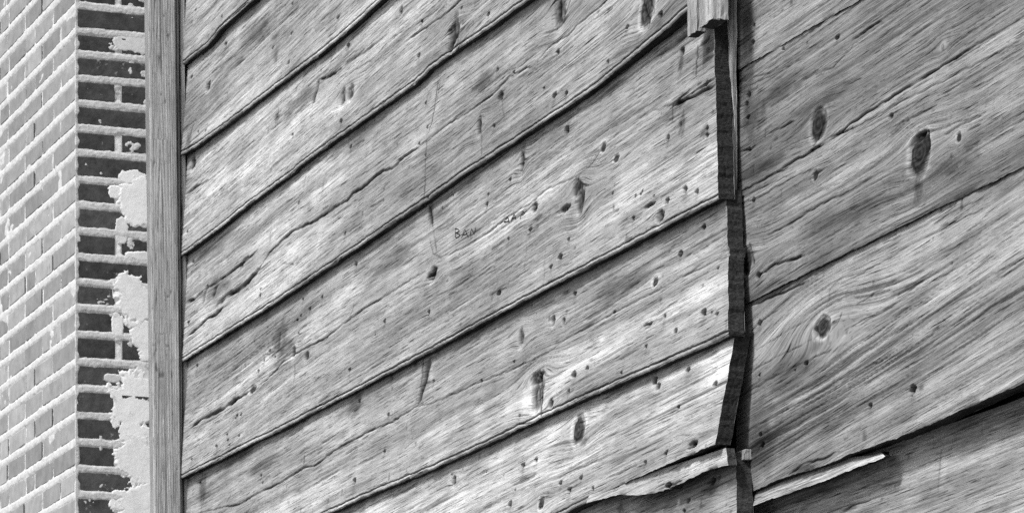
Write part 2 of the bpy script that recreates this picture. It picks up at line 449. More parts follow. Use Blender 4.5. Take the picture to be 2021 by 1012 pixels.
    U3 = Uc[:, -1][:, None] - .0032 * np.abs(fbm(Vv[:, -1][:, None] * 70, ee * 14, seed + 86, 3)) * np.sin(ee * math.pi) ; V3 = np.broadcast_to(Vv[:, -1][:, None], (nr, ne))
    W3 = wz[:, -1][:, None] - ee * thick
    co.append(np.stack([U3 + 0 * W3, -W3, V3], -1).reshape(-1, 3))
    gr.append(np.stack([V3, W3, W3 * 0], -1).reshape(-1, 3)); to.append(np.full(nr * ne, .1))
    q3 = grid_quads(nr, ne, nb); q.append(q3); mi.append(np.full(len(q3), 1, np.int32)); nb += nr * ne
    # back and top, coarse
    js = np.unique(np.linspace(0, nc - 1, 24).astype(int))
    B0 = np.stack([Uc[0, js], -(wz[0, js] - thick), Vv[0, js] + .0015], -1); B1 = np.stack([Uc[-1, js], -(base[-1, js] - thick), Vv[-1, js]], -1)
    B2 = np.stack([Uc[-1, js], -(base[-1, js]), Vv[-1, js]], -1)
    co.append(np.concatenate([B0, B1, B2])); L_ = len(js); gr.append(np.zeros((3 * L_, 3))); to.append(np.full(3 * L_, .2))
    q4 = grid_quads(3, L_, nb, flip=True); q.append(q4); mi.append(np.zeros(len(q4), np.int32))
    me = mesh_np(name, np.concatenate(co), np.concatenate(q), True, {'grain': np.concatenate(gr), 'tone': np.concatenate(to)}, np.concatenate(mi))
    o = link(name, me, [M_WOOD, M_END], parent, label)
    # carved letters: thin dark cuts following the surface
    if feats.get('letters'):
      for strokes in feats['letters']:
        lc, lq = [], []
        for pl in strokes:
            pts = np.array(pl, float); pts = np.concatenate([pts[:1]] + [np.linspace(a, b, 6)[1:] for a, b in zip(pts[:-1], pts[1:])])
            lu, lv = unproj(pts[:, 0], pts[:, 1], wb * .6 + wt * .4)
            for i_ in range(len(lu) - 1):
                dx, dz = lu[i_ + 1] - lu[i_], lv[i_ + 1] - lv[i_]; l = math.hypot(dx, dz) + 1e-9
                ox, oz = -dz / l * .0014, dx / l * .0010; b0 = len(lc)
                for (a, b) in ((lu[i_] - ox, lv[i_] - oz), (lu[i_] + ox, lv[i_] + oz), (lu[i_ + 1] + ox, lv[i_ + 1] + oz), (lu[i_ + 1] - ox, lv[i_ + 1] - oz)):
                    jj = int(np.argmin(np.abs(cols - a))); ii = int(np.argmin(np.abs(Vv[:, jj] - b)))
                    lc.append((a, -(wz[max(0, ii - 1):ii + 2, max(0, jj - 1):jj + 2].max() + .0007), b))
                lq.append((b0, b0 + 1, b0 + 2, b0 + 3))
        link('carved_letter', mesh_np('carved_letter', np.array(lc), np.array(lq), False), M_IRON, o)
    # iron nails left in the larger holes
    for hq in feats.get('holes', []):
        if len(hq) > 3 and hq[3]:
            u, v = (float(a) for a in unproj(hq[0], hq[1], (wb * .6 + wt * .4)))
            j = int(np.argmin(np.abs(cols - u))); i = int(np.argmin(np.abs(Vv[:, j] - v)))
            n = bpy.data.objects.new('nail', NAIL); COL.objects.link(n); n.parent = o
            n.location = (u, -(base[i, j] - .0015), v); n.location.y += .0115; n.rotation_euler = (random.uniform(-.3, .3), 0, random.uniform(-.4, .4))
            s = hq[2] / 7; n.scale = (s * 1.2, s, s)
    return o
NAIL = nail_mesh()

# ---------------------------------------------------------------- measured lines of the left wall (photo pixels)
L_1 = [(353, -55), (500, -190), (1410, -880)]
L0 = [(353, 133), (372, 117), (405, 92), (418, 78), (432, 60), (466, 29), (500, 0), (760, -215), (1410, -700)]
L1 = [(362, 304), (385, 291), (440, 250), (530, 180), (642, 97), (700, 48), (757, -4), (1000, -190), (1410, -480)]
L2 = [(362, 502), (430, 452), (476, 414), (520, 380), (577, 340), (582, 333), (640, 290), (720, 235), (815, 167), (832, 151), (842, 139), (900, 98), (980, 44), (1042, -1), (1200, -105), (1412, -240)]
L3 = [(365, 709), (430, 668), (520, 612), (602, 557), (720, 478), (850, 390), (914, 343), (1000, 288), (1100, 222), (1170, 176), (1200, 151), (1240, 121), (1277, 92), (1320, 60), (1350, 33), (1412, -12)]
L4 = [(374, 936), (440, 904), (474, 886), (490, 877), (524, 862), (600, 822), (700, 770), (850, 692), (960, 632), (1060, 580), (1160, 528), (1260, 475), (1340, 433), (1416, 394)]
L5 = [(374, 1150), (500, 1086), (650, 1011), (740, 972), (840, 931), (960, 876), (1060, 828), (1160, 783), (1260, 740), (1340, 706), (1400, 680), (1438, 661)]
L6 = [(374, 1365), (700, 1215), (900, 1112), (1050, 1042), (1118, 1010), (1170, 986), (1215, 962), (1257, 945), (1340, 912), (1390, 893), (1432, 876)]
L7 = [(374, 1600), (900, 1330), (1452, 1075)]

cracks, H = {}, {}
F0 = {'cracks': [([(366, 62), (395, 40), (425, 8), (432, -5)], 1.4, 2, 0, .6), ([(430, 60), (470, 28), (500, 2)], 1.5, 2, 3, .5)],
      'holes': [(442, 34, 4, 1), (385, 20, 3)], 'knots': [(410, 72, 26, 8, 'bump'), (405, 60, 22, 9, 'light')]}
F1 = {'cracks': [([(368, 62), (410, 30), (440, 0)], 1.2, 1, 0, .5), ([(366, 185), (420, 140), (500, 80), (560, 30), (590, 0)], 1.2, 1.5, 0, .45),
                 ([(385, 245), (377, 275), (366, 305)], 3.5, 5, 0, .75), ([(412, 160), (408, 180)], 3, 2, 0, .4)],
      'knots': [(545, 110, 5, 24, 'stain_shade'), (541, 72, 9, 10, 'stain_shade'), (470, 122, 9, 8, 'stain_shade'), (409, 170, 5, 10, 'dead'), (480, 120, 40, 12, 'light'), (470, 215, 90, 24, 'light'),
                (378, 280, 5, 30, 'stain_shade'), (500, 60, 30, 25, 'stain_shade'), (415, 150, 20, 30, 'light')],
      'holes': [(439, 87, 4, 1), (372, 153, 4, 1), (537, 94, 3), (575, 66, 3), (571, 125, 4, 1), (670, 35, 4, 1), (572, 8, 3), (395, 262, 2.5), (410, 260, 2.5)]}
F2 = {'cracks': [([(624, 156), (640, 154), (655, 145), (672, 131)], 3.2, 5, 2, .85), ([(624, 156), (621, 175), (614, 208)], 4.0, 5, 0, .8),
                 ([(672, 131), (690, 117), (715, 104), (740, 82)], 4.5, 4, 0, .5), ([(668, 152), (700, 137), (730, 120), (745, 105), (768, 77), (798, 60), (840, 34), (862, 18)], 1.6, 2, 0, .75),
                 ([(800, 82), (850, 47), (872, 32), (907, 1), (920, -8)], 1.8, 4, 2, .8), ([(745, 66), (765, 48), (785, 30)], 3, 2, 0, .35),
                 ([(430, 340), (470, 300), (520, 262), (560, 238), (610, 205)], 1.2, 1.5, 0, .5), ([(366, 383), (382, 370), (410, 355)], 2.5, 4, 0, .8), ([(368, 392), (400, 365), (425, 345), (440, 332)], 1.3, 2, 0, .6),
                 ([(646, 96), (648, 116), (645, 128)], 2.5, 2, 0, .5), ([(545, 214), (541, 234)], 2.5, 3, 0, .6), ([(905, 100), (908, 80)], 1.2, 2, 0, .7)],
      'knots': [(676, 192, 6, 17, 'dead'), (692, 184, 7, 18, 'dead'), (660, 225, 45, 24, 'light'), (898, 62, 11, 36, 'dead'), (893, 95, 7, 12, 'dead'), (544, 228, 8, 16, 'stain_shade'), (480, 372, 8, 34, 'light'),
                (785, 22, 4, 9, 'dead'), (376, 322, 5, 14, 'dead'), (370, 300, 8, 12, 'stain_shade'), (683, 90, 10, 9, 'stain_shade'), (600, 190, 60, 20, 'stain_shade'), (920, 30, 60, 20, 'light'), (500, 330, 80, 30, 'light'), (376, 290, 6, 40, 'stain_shade')],
      'holes': [(676, 240, 5, 1), (680, 90, 5, 1), (830, 45, 5, 1), (828, 112, 5, 1), (577, 266, 3), (910, 17, 3.5, 1), (967, 30, 4, 1), (686, 290, 0.1), (374, 458, 3), (700, 20, 2.5), (652, 100, 2.5)]}
F3 = {'cracks': [([(427, 605), (441, 589), (468, 572), (491, 555), (515, 525)], 4.5, 8, 3, .9),
                 ([(515, 525), (531, 498), (558, 471), (578, 454), (619, 437), (646, 419), (669, 403), (686, 394), (696, 380), (713, 372), (736, 350), (753, 337), (777, 330), (787, 316), (812, 298), (847, 275)], 2.5, 6, 5, .9),
                 ([(847, 275), (874, 250), (931, 215), (974, 181), (1001, 151), (1035, 133), (1058, 128)], 1.5, 4, 2.5, .75),
                 ([(1058, 128), (1058, 118), (1082, 91), (1119, 67), (1132, 50), (1176, 17), (1193, 0), (1205, -10)], 1.4, 4, 1, .7),
                 ([(990, 172), (1010, 160), (1035, 145), (1060, 128), (1085, 100)], 3, 3, 0, .35),
                 ([(1130, 70), (1160, 45), (1190, 22), (1230, -4)], 1.4, 2, 0, .6),
                 ([(1052, 92), (1085, 62), (1118, 30), (1140, 6)], 1.3, 1.5, 0, .5), ([(915, 202), (960, 168), (990, 143), (1025, 130), (1065, 92)], 1.3, 1.5, 0, .55),
                 ([(363, 599), (384, 589), (400, 572)], 3.5, 6, 0, .8), ([(400, 600), (402, 580), (408, 560)], 4, 7, 0, .85),
                 ([(400, 572), (417, 562), (444, 545), (461, 532), (478, 518), (494, 505), (508, 491)], 3.4, 6, 3, .7), ([(473, 530), (480, 512), (490, 505)], 4, 6, 0, .8), ([(420, 588), (423, 570), (432, 560)], 3.5, 6, 0, .8),
                 ([(372, 663), (394, 646), (410, 629), (427, 622), (444, 605)], 2.6, 6, 3, .85), ([(430, 600), (470, 575), (500, 545), (540, 510), (546, 500)], 2, 3, 0, .4),
                 ([(857, 141), (856, 175), (853, 205), (849, 240), (844, 258)], 1.6, 2, 0, .65), ([(862, 143), (860, 175), (857, 200)], 1.3, 1, 0, .45), ([(841, 275), (840, 320), (843, 365), (842, 395)], 2.2, 3, 0, .65),
                 ([(947, 235), (951, 262), (955, 305)], 1.4, 2, 0, .55), ([(988, 195), (992, 215), (996, 230), (986, 242), (976, 250)], 1.2, 1.5, 0, .55), ([(834, 205), (837, 190), (840, 180)], 1.5, 3, 0, .8),
                 ([(560, 520), (583, 522)], 3, 3, 0, .85), ([(1093, 3), (1094, 25), (1089, 52)], 2, 3, 0, .75), ([(1118, 0), (1108, 28), (1100, 45)], 2, 3, 0, .7),
                 ([(1268, 0), (1280, 20), (1290, 38), (1292, 58)], 2, 3, 0, .75), ([(1287, 0), (1296, 15), (1300, 28), (1290, 42)], 1.6, 2, 0, .6),
                 ([(597, 345), (595, 360), (594, 372)], 3, 3, 0, .7), ([(634, 360), (632, 390)], 2, 2, 0, .6), ([(603, 348), (600, 372)], 1.6, 2, 0, .5), ([(532, 430), (531, 480)], 1.3, 1, 0, .45)],
      'knots': [(1098, 18, 12, 40, 'dead'), (1283, 15, 12, 34, 'knot'), (946, 250, 5, 20, 'dead'), (986, 191, 6, 10, 'dead'), (617, 372, 11, 44, 'light'), (430, 570, 30, 25, 'stain_shade'), (455, 545, 40, 10, 'light'),
                (600, 450, 60, 10, 'light'), (1000, 110, 60, 20, 'light'), (920, 300, 40, 30, 'light'), (950, 160, 25, 20, 'stain_shade'), (1180, 60, 40, 30, 'light'), (1240, 70, 70, 30, 'light'), (430, 480, 60, 20, 'stain_shade'), (700, 270, 70, 20, 'stain_shade')],
      'holes': [(585, 402, 5, 1), (684, 463, 4.5, 1), (375, 516, 5, 1), (373, 637, 4), (517, 572, 3), (517, 583, 3), (686, 290, 5, 1), (834, 205, 3.5), (840, 252, 4.5, 1), (825, 285, 3), (849, 392, 4),
                (976, 138, 4.5, 1), (1097, 104, 6, 1), (1241, 54, 5, 1), (976, 249, 4, 1), (1074, 175, 4, 1), (1097, 190, 7.5, 1), (1121, 186, 5, 1), (1204, 124, 5.5, 1), (1314, 30, 8, 1), (840, 306, 3), (1010, 144, 3)]}
F4 = {'cracks': [([(378, 845), (399, 827), (437, 809), (465, 789), (499, 768)], 3.4, 8, 0, .92), ([(390, 850), (402, 838), (440, 815)], 2, 4, 0, .6),
                 ([(499, 768), (530, 744), (559, 712), (593, 690), (639, 667), (669, 642), (720, 605), (760, 582), (797, 558), (837, 535)], 1.6, 3.5, 1.5, .8),
                 ([(378, 810), (410, 800), (440, 780), (460, 758), (500, 745), (540, 722), (560, 705)], 1.4, 2, 0, .5),
                 ([(840, 548), (853, 538), (862, 528)], 4, 5, 0, .85), ([(860, 511), (907, 491), (958, 461), (991, 434), (1042, 402), (1075, 374), (1136, 347), (1159, 330)], 1.5, 3, 1, .7),
                 ([(1159, 330), (1196, 279), (1240, 245), (1277, 222), (1324, 205), (1360, 192)], 1.4, 2.5, 0, .6), ([(1200, 290), (1250, 262), (1300, 232)], 1.2, 2, 0, .5),
                 ([(1324, 208), (1345, 200), (1362, 193), (1390, 177), (1416, 165)], 2.8, 8, 0, .95), ([(1362, 186), (1391, 165), (1416, 152)], 1.8, 6, 0, .9),
                 ([(1320, 215), (1330, 205), (1342, 190), (1355, 183)], 2.4, 3, 0, .7), ([(1287, 111), (1310, 95), (1334, 77), (1345, 68), (1359, 55)], 3.0, 9, 0, .95), ([(1371, 90), (1370, 150)], 1.4, 1.5, 0, .6),
                 ([(1375, 90), (1385, 82), (1395, 70)], 3, 5, 0, .8), ([(1324, 205), (1325, 240)], 1.2, 1, 0, .5), ([(1395, 268), (1416, 257)], 1.6, 3, 0, .7), ([(1380, 285), (1350, 330)], .9, .6, 0, .2),
                 ([(838, 405), (843, 425), (848, 445)], 4.2, 4, 0, .75), ([(846, 445), (853, 470), (858, 495)], 2.6, 2, 0, .5), ([(843, 470), (850, 500), (870, 510)], 1.3, 2, 0, .5),
                 ([(581, 722), (582, 740), (581, 754)], 1.8, 2, 0, .7), ([(548, 655), (546, 690)], 3, 3, 0, .7), ([(515, 700), (560, 690), (600, 655)], 1.5, 2, 0, .5), ([(1080, 330), (1078, 300)], 1.0, .5, 0, .2),
                 ([(1041, 460), (1040, 530)], 1.1, .6, 0, .35), ([(1080, 490), (1079, 560)], 1.1, .6, 0, .3), ([(1022, 295), (1024, 330)], 2, 2, 0, .4),
                 ([(760, 600), (757, 612), (755, 625)], 2, 2, 0, .6), ([(688, 622), (692, 612), (694, 598)], 2, 2, 0, .5)],
      'letters': [[[(894.5, 451), (896, 468)], [(894.5, 451), (901, 452), (903, 456), (896, 459), (904, 462), (903, 467), (896, 469)]], [[(908, 470), (914, 452), (922, 467)], [(911, 463), (919, 461)]], [[(925, 465), (928, 451), (934, 462), (936, 449)]],
                  [[(993, 437), (1000, 428), (1003, 436), (993, 438)]], [[(1006, 436), (1013, 422), (1016, 433)], [(1008, 431), (1015, 429)]], [[(1025, 432), (1029, 417), (1034, 420), (1028, 425)]]],
      'knots': [(1145, 395, 9, 36, 'dead'), (1136, 372, 10, 20, 'dead'), (1115, 412, 12, 8, 'dead'), (1170, 420, 40, 30, 'light'), (1024, 305, 6, 30, 'stain_shade'), (1023, 320, 4, 22, 'dead'), (1187, 290, 6, 10, 'knot'), (1215, 312, 6, 9, 'knot'),
                (1310, 428, 9, 15, 'dead'), (1288, 406, 12, 4, 'dead'), (546, 672, 18, 40, 'stain_shade'), (560, 688, 20, 22, 'stain_shade'), (577, 695, 4, 14, 'dead'), (604, 703, 5, 10, 'dead'), (600, 712, 10, 12, 'light'), (575, 708, 8, 8, 'light'),
                (853, 540, 7, 15, 'dead'), (848, 560, 9, 12, 'light'), (885, 552, 4, 9, 'pale'), (1052, 410, 7, 12, 'dead'), (690, 545, 16, 40, 'light'), (842, 420, 7, 30, 'stain_shade'), (499, 768, 6, 6, 'knot'), (485, 850, 14, 30, 'light'),  # pale spot below the torn knot: its lit lower rim painted in
                (1337, 125, 7, 22, 'stain_shade'), (1340, 200, 16, 14, 'stain_shade'), (1345, 245, 8, 30, 'stain_shade'), (1390, 260, 12, 14, 'stain_shade'), (1205, 170, 24, 9, 'stain_shade'), (440, 740, 60, 22, 'light'), (760, 520, 60, 26, 'stain_shade'), (1060, 430, 12, 8, 'stain_shade'), (1360, 330, 60, 60, 'light'), (1230, 370, 60, 50, 'light'), (1200, 440, 80, 30, 'light'), (1250, 180, 90, 40, 'light')],  # patch under the curled lap edge paints the soft shadow it casts
      'holes': [(694, 522, 6, 1), (629, 587, 5), (605, 610, 5), (588, 622, 3), (581, 632, 4), (590, 590, 4), (522, 645, 3), (585, 658, 3), (757, 635, 5, 1), (848, 617, 5.5, 1), (1001, 354, 4, 1), (958, 384, 3), (956, 404, 4), (1046, 454, 6, 1),
                (1003, 473, 4.5, 1), (1126, 473, 3.5), (1111, 508, 7, 1), (1093, 527, 4.5, 1), (989, 579, 6, 1, 2.6), (1211, 382, 3.5), (1295, 388, 3), (1322, 397, 6, 1), (1256, 432, 4, 1), (1110, 256, 9, 1), (1318, 273, 5, 1), (1339, 101, 10, 0),
                (1391, 97, 5, 1), (1391, 166, 5.5, 1), (1396, 254, 5, 1), (1396, 267, 5), (1357, 375, 7.5, 1), (1381, 379, 5.5, 1), (691, 730, 5.5, 1), (384, 907, 4.5, 1), (383, 722, 5, 1), (470, 820, 4), (478, 818, 3), (467, 826, 3), (454, 868, 4), (452, 858, 3),
                (433, 882, 4), (431, 880, 3), (458, 878, 3), (476, 860, 3), (529, 692, 3.5), (518, 712, 3.5), (540, 705, 3), (508, 733, 3.5), (865, 410, 3), (1268, 384, 2.5), (1272, 378, 2.5), (1258, 388, 2.5), (887, 386, 2), (905, 502, 2), (740, 660, 2), (850, 545, 3)]}
F5 = {'cracks': [([(386, 1012), (430, 1002), (472, 994), (506, 973), (541, 957), (573, 938), (600, 922), (621, 917), (656, 889), (691, 869), (732, 848), (767, 834), (802, 813), (819, 801), (850, 794)], 1.7, 4, 1.5, .82),
                 ([(840, 799), (882, 782), (948, 752), (1014, 726), (1080, 695)], 1.4, 3, 1, .72), ([(1080, 695), (1122, 663), (1176, 636), (1210, 616), (1260, 589), (1310, 565), (1340, 545), (1374, 532), (1408, 515), (1437, 505)], 1.4, 3, .8, .68),
                 ([(1340, 552), (1380, 520), (1410, 500), (1436, 492)], 1.1, 2, 0, .5),
                 ([(840, 704), (835, 730), (829, 760), (821, 800)], 4.5, 7, 0, .85), ([(826, 708), (826, 740), (822, 795)], 2, 3, 0, .6), ([(834, 755), (845, 754), (855, 750)], 2.2, 3, 0, .85),
                 ([(503, 985), (492, 1005), (485, 1012)], 1.5, 2, 0, .5), ([(600, 897), (598, 918)], 2, 2, 0, .6), ([(445, 992), (452, 975)], 2.5, 3, 0, .5), ([(1268, 646), (1290, 635)], 2.6, 5, 0, .85), ([(1290, 635), (1313, 625)], 1.3, 2, 0, .5),
                 ([(640, 895), (680, 880), (705, 868)], 2, 2, 0, .35), ([(1070, 780), (1075, 825)], 2, 4, 0, .8), ([(1140, 745), (1162, 730)], 1.1, 1, 0, .3)],
      'knots': [(1064, 775, 14, 42, 'dead'), (1060, 745, 16, 14, 'dead'), (1040, 795, 12, 30, 'light'), (1093, 796, 5, 11, 'dead'), (1023, 665, 6, 20, 'dead'), (1087, 632, 4, 12, 'dead'), (1108, 634, 3, 9, 'dead'), (1289, 555, 6, 11, 'knot'),
                (395, 965, 8, 36, 'stain_shade'), (1210, 615, 4, 4, 'knot'), (510, 920, 50, 16, 'stain_shade'), (525, 870, 26, 60, 'bump'), (603, 880, 16, 40, 'bump'), (600, 895, 10, 26, 'light'), (690, 850, 12, 30, 'light'), (690, 800, 24, 24, 'stain_shade'),
                (1380, 600, 60, 40, 'light'), (1400, 570, 40, 30, 'light'), (1220, 560, 90, 24, 'stain_shade'), (1435, 492, 4, 12, 'dead'), (800, 720, 30, 30, 'light'), (460, 900, 40, 20, 'stain_shade'), (541, 975, 5, 14, 'light'), (846, 740, 6, 30, 'light')],
      'holes': [(702, 792, 6, 1), (763, 818, 4.5, 1), (760, 892, 5, 1), (703, 950, 7, 1), (389, 953, 6, 0), (516, 953, 3), (512, 938, 2.5), (1012, 714, 4, 1), (1136, 740, 7.5, 1), (1162, 726, 5, 1), (1127, 772, 5, 1), (1030, 820, 4.5, 1), (1279, 685, 5, 1),
                (1233, 736, 3.5), (1127, 580, 7, 1), (1313, 625, 5, 1), (1337, 653, 5, 1), (1380, 448, 8, 1), (1337, 500, 7, 1), (1391, 619, 8.5, 1), (1418, 620, 5.5, 1), (1407, 618, 3), (1414, 529, 4), (850, 752, 4), (948, 752, 3), (1042, 602, 2), (765, 745, 3), (764, 738, 3), (565, 960, 2), (430, 870, 2)]}
F6 = {'cracks': [([(1028, 919), (1054, 908)], 1.8, 3, 0, .7), ([(1330, 702), (1350, 690)], 1.6, 2, 0, .5), ([(1105, 942), (1160, 915)], 1.0, 1, 0, .3), ([(770, 972), (769, 985)], 2, 2, 0, .5), ([(1110, 905), (1106, 922)], .9, .8, 0, .3),
                 ([(1310, 720), (1360, 695), (1400, 690)], 1.2, 1.5, 0, .5), ([(1350, 860), (1400, 858), (1432, 850)], 1.1, 1.5, 0, .45), ([(1422, 800), (1440, 795)], 1.5, 2, 0, .7), ([(1104, 760), (1130, 800)], .8, .6, 0, .1)],
      'knots': [(1137, 846, 10, 24, 'knot'), (1147, 830, 6, 12, 'light'), (1150, 870, 10, 12, 'stain_shade'), (1285, 750, 6, 9, 'dead'), (1293, 762, 6, 8, 'dead'), (890, 948, 5, 12, 'dead'), (1072, 992, 6, 14, 'knot'), (1388, 878, 12, 9, 'dead'), (1380, 885, 8, 6, 'light'),
                (1250, 740, 90, 24, 'stain_shade'), (1320, 830, 90, 40, 'light'), (1120, 920, 80, 20, 'light'), (1410, 740, 40, 50, 'light'), (880, 990, 60, 20, 'light')],
      'holes': [(1028, 919, 6, 1), (1054, 908, 5, 1), (1109, 953, 5, 1), (1150, 943, 5, 1), (1128, 968, 7.5, 1), (1177, 965, 4.5, 1), (1008, 995, 6, 1), (1286, 914, 5, 1), (1330, 896, 6, 1), (1352, 730, 6, 1), (1414, 759, 6, 1), (1343, 804, 6, 1), (1388, 879, 7, 0),
                (1285, 748, 5), (1016, 968, 3), (885, 935, 3), (1415, 757, 3), (990, 937, 2), (955, 930, 2)]}
F7 = {'cracks': [([(1280, 1012), (1310, 1000), (1350, 990), (1420, 975)], 1.1, 1.5, 0, .4)],
      'knots': [(1400, 960, 30, 20, 'stain_shade'), (1215, 1000, 9, 20, 'stain_shade'), (1420, 990, 30, 20, 'light')], 'holes': [(1397, 948, 8.5, 1), (1352, 988, 7, 1), (1346, 1008, 5, 1)]}

wall = empty('clapboard_wall', ORIGIN, ROTZ, 'weathered clapboard wall of wide lapped boards with beaded lower edges', 'wall')

def near_end(lo, hi, amt):
    return lambda U, V: 1 + amt * sstep(lo, hi, U)
E = 4.0
board('clapboard', wall, L0, L_1, ((1410, -760), (1410, -700)), F0, 11, tone0=.35, du=(.0075, .02))
board('clapboard', wall, L1, L0, ((1410, -600), (1410, -480)), F1, 23, gf=.8, tone0=.41, du=(.0068, .02))
board('clapboard', wall, L2, L1, ((1410, -360), (1410, -240)), F2, 37, gf=1.2, tone0=.41)
board('clapboard', wall, L3, L2, ((1408, -120), (1408, -10)), F3, 53, gf=.9, tone0=.41, wbf=lambda U: .012 * sstep(3.2, 3.75, U))
board('clapboard', wall, L4, L3, ((1412, 65), (1417, 392)), F4, 71, gf=1.15, tone0=.42, ridge=1.3, bright=near_end(2.6, 4.1, .09), label='widest clapboard with carved letters and long cracks')
board('clapboard', wall, L5, L4, ((1433, 400), (1437, 655)), F5, 97, gf=.72, tone0=.40, ridge=1.15, bright=near_end(2.6, 4.1, .09))
board('clapboard', wall, L6, L5, ((1450, 665), (1430, 868)), F6, 113, gf=.6, tone0=.42, ridge=1.25, bead=lambda U: 1 - sstep(3.0, 3.4, U), wbf=lambda U: .020 * sstep(3.1, 4.1, U), bright=near_end(2.6, 4.1, .05))
board('clapboard', wall, L7, [(374, 1365), (1050, 1050), (1170, 1002), (1280, 968), (1452, 905)], ((1451, 905), (1454, 1050)), F7, 131, tone0=.36, wb=.028, wt=.004)

# broken strip caught in the gap over the lowest board
board('wedge_strip', wall, [(1140, 999), (1160, 990.5), (1180, 986), (1222, 975), (1257, 977), (1306, 968), (1345, 951), (1375, 936), (1400, 925), (1436, 917)],
      [(1140, 998), (1160, 989.5), (1180, 983), (1280, 943), (1433, 893)], ((1432, 893), (1435, 917)),
      {'holes': [(1318, 957, 7, 1, 2.2)], 'cracks': [([(1312, 958), (1330, 956), (1345, 948)], 3, 4, 0, .8)], 'knots': [(1380, 920, 60, 14, 'light')]}, 151,
      wb=.039, wt=.033, thick=.017, over=.012, bead=False, u0=float(unproj(1158, 985, .037)[0]), tone0=.40, label='pale broken strip wedged under a clapboard')

# ---------------------------------------------------------------- generic pieces
def wood_box(name, parent, u, w, v, mat=M_WOOD, axis=2, n=(3, 3, 10), jit=.0012, tone=.32, label=None, slant=0, endmat=None, bev=.0015):
    """box in wall coordinates with worn, slightly uneven faces; grain runs along axis (0 = u, 2 = v)"""
    bm = bmesh.new(); bmesh.ops.create_cube(bm, size=1)
    dims = (u[1] - u[0], w[1] - w[0], v[1] - v[0])
    if bev:
        for q in bm.verts: q.co = Vector((q.co[k] * dims[k] for k in range(3)))
        bmesh.ops.bevel(bm, geom=bm.edges[:], offset=bev, segments=1, affect='EDGES', profile=.5)
        for q in bm.verts: q.co = Vector((q.co[k] / dims[k] for k in range(3)))
    for k in range(3):
        for i in range(1, n[k]):
            t = -.5 + i / n[k]
            bmesh.ops.bisect_plane(bm, geom=bm.verts[:] + bm.edges[:] + bm.faces[:], plane_co=(t if k == 0 else 0, t if k == 1 else 0, t if k == 2 else 0), plane_no=(k == 0, k == 1, k == 2))
    me = bpy.data.meshes.new(name)
    for q in bm.verts:
        c = q.co; j = [random.uniform(-jit, jit) for _ in range(3)]
        q.co = Vector((u[0] + (c[0] + .5) * dims[0] + j[0], -(w[0] + (c[1] + .5) * dims[1] + j[1]), v[0] + (c[2] + .5) * dims[2] + j[2] + (slant * (c[0] + .5) if c[2] < -.4 else 0)))
    bmesh.ops.recalc_face_normals(bm, faces=bm.faces[:])
    bm.to_mesh(me); bm.free()
    nvv = len(me.vertices); co = np.zeros(nvv * 3, np.float32); me.vertices.foreach_get('co', co); co = co.reshape(-1, 3)
    sd = random.uniform(0, 99)
    g = np.stack([co[:, 2] + sd, co[:, 1] + co[:, 0] * .93, np.full(nvv, sd)], -1) if axis == 2 else np.stack([co[:, 0] + sd, co[:, 2] + co[:, 1], np.full(nvv, sd)], -1)
    at = me.attributes.new('grain', 'FLOAT_VECTOR', 'POINT'); at.data.foreach_set('vector', g.astype(np.float32).ravel())
    at = me.attributes.new('tone', 'FLOAT', 'POINT')
    at.data.foreach_set('value', (tone * (1 + .25 * vn(co[:, 0] * 20 + co[:, 1] * 31, co[:, 2] * 14, int(sd)))).astype(np.float32))
    o = link(name, me, [mat] if endmat is None else [mat, endmat], parent, label)
    if endmat is not None:
        for p in me.polygons:
            if abs(p.normal.z) > .8: p.material_index = 1
    return o

# sheathing behind the siding and the strip in the corner
UE = float(unproj(1440, 500, .0)[0]); UR = float(unproj(3080, 500, -.03)[0])
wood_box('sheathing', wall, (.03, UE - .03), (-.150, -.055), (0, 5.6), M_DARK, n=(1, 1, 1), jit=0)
def top_v(x, y, w): return float(unproj(x, y, w)[1])
def uu(x, w): return float(unproj(x, 500, w)[0])
wood_box('corner_lath', wall, (uu(1448, -.012) - .20, uu(1448, -.012)), (-.019, -.012), (top_v(1456, 392, -.03), 4.2), n=(2, 1, 24), jit=.0018, tone=.44)
wood_box('shim', wall, (uu(1428, .005) - .03, uu(1428, .005)), (.002, .010), (top_v(1428, 400, .0), top_v(1428, 382, .0)), n=(1, 1, 2), tone=.45)
wood_box('shim', wall, (uu(1448, -.012) - .03, uu(1448, -.012)), (-.020, -.012), (top_v(1448, 402, .0), top_v(1448, 386, .0)), n=(1, 1, 2), tone=.35)
wood_box('shim', wall, (uu(1449, .002) - .03, uu(1449, .002)), (-.004, .004), (top_v(1449, 672, .0), top_v(1449, 655, .0)), n=(1, 1, 2), tone=.45)
wood_box('shim', wall, (uu(1466, -.004) - .04, uu(1466, -.004)), (-.022, -.008), (top_v(1466, 905, .0), top_v(1466, 884, .0)), n=(1, 1, 2), tone=.33)
wood_box('shim', wall, (uu(1442, .006) - .03, uu(1442, .006)), (.000, .012), (top_v(1442, 905, .0), top_v(1442, 893, .0)), n=(1, 1, 2), tone=.30)

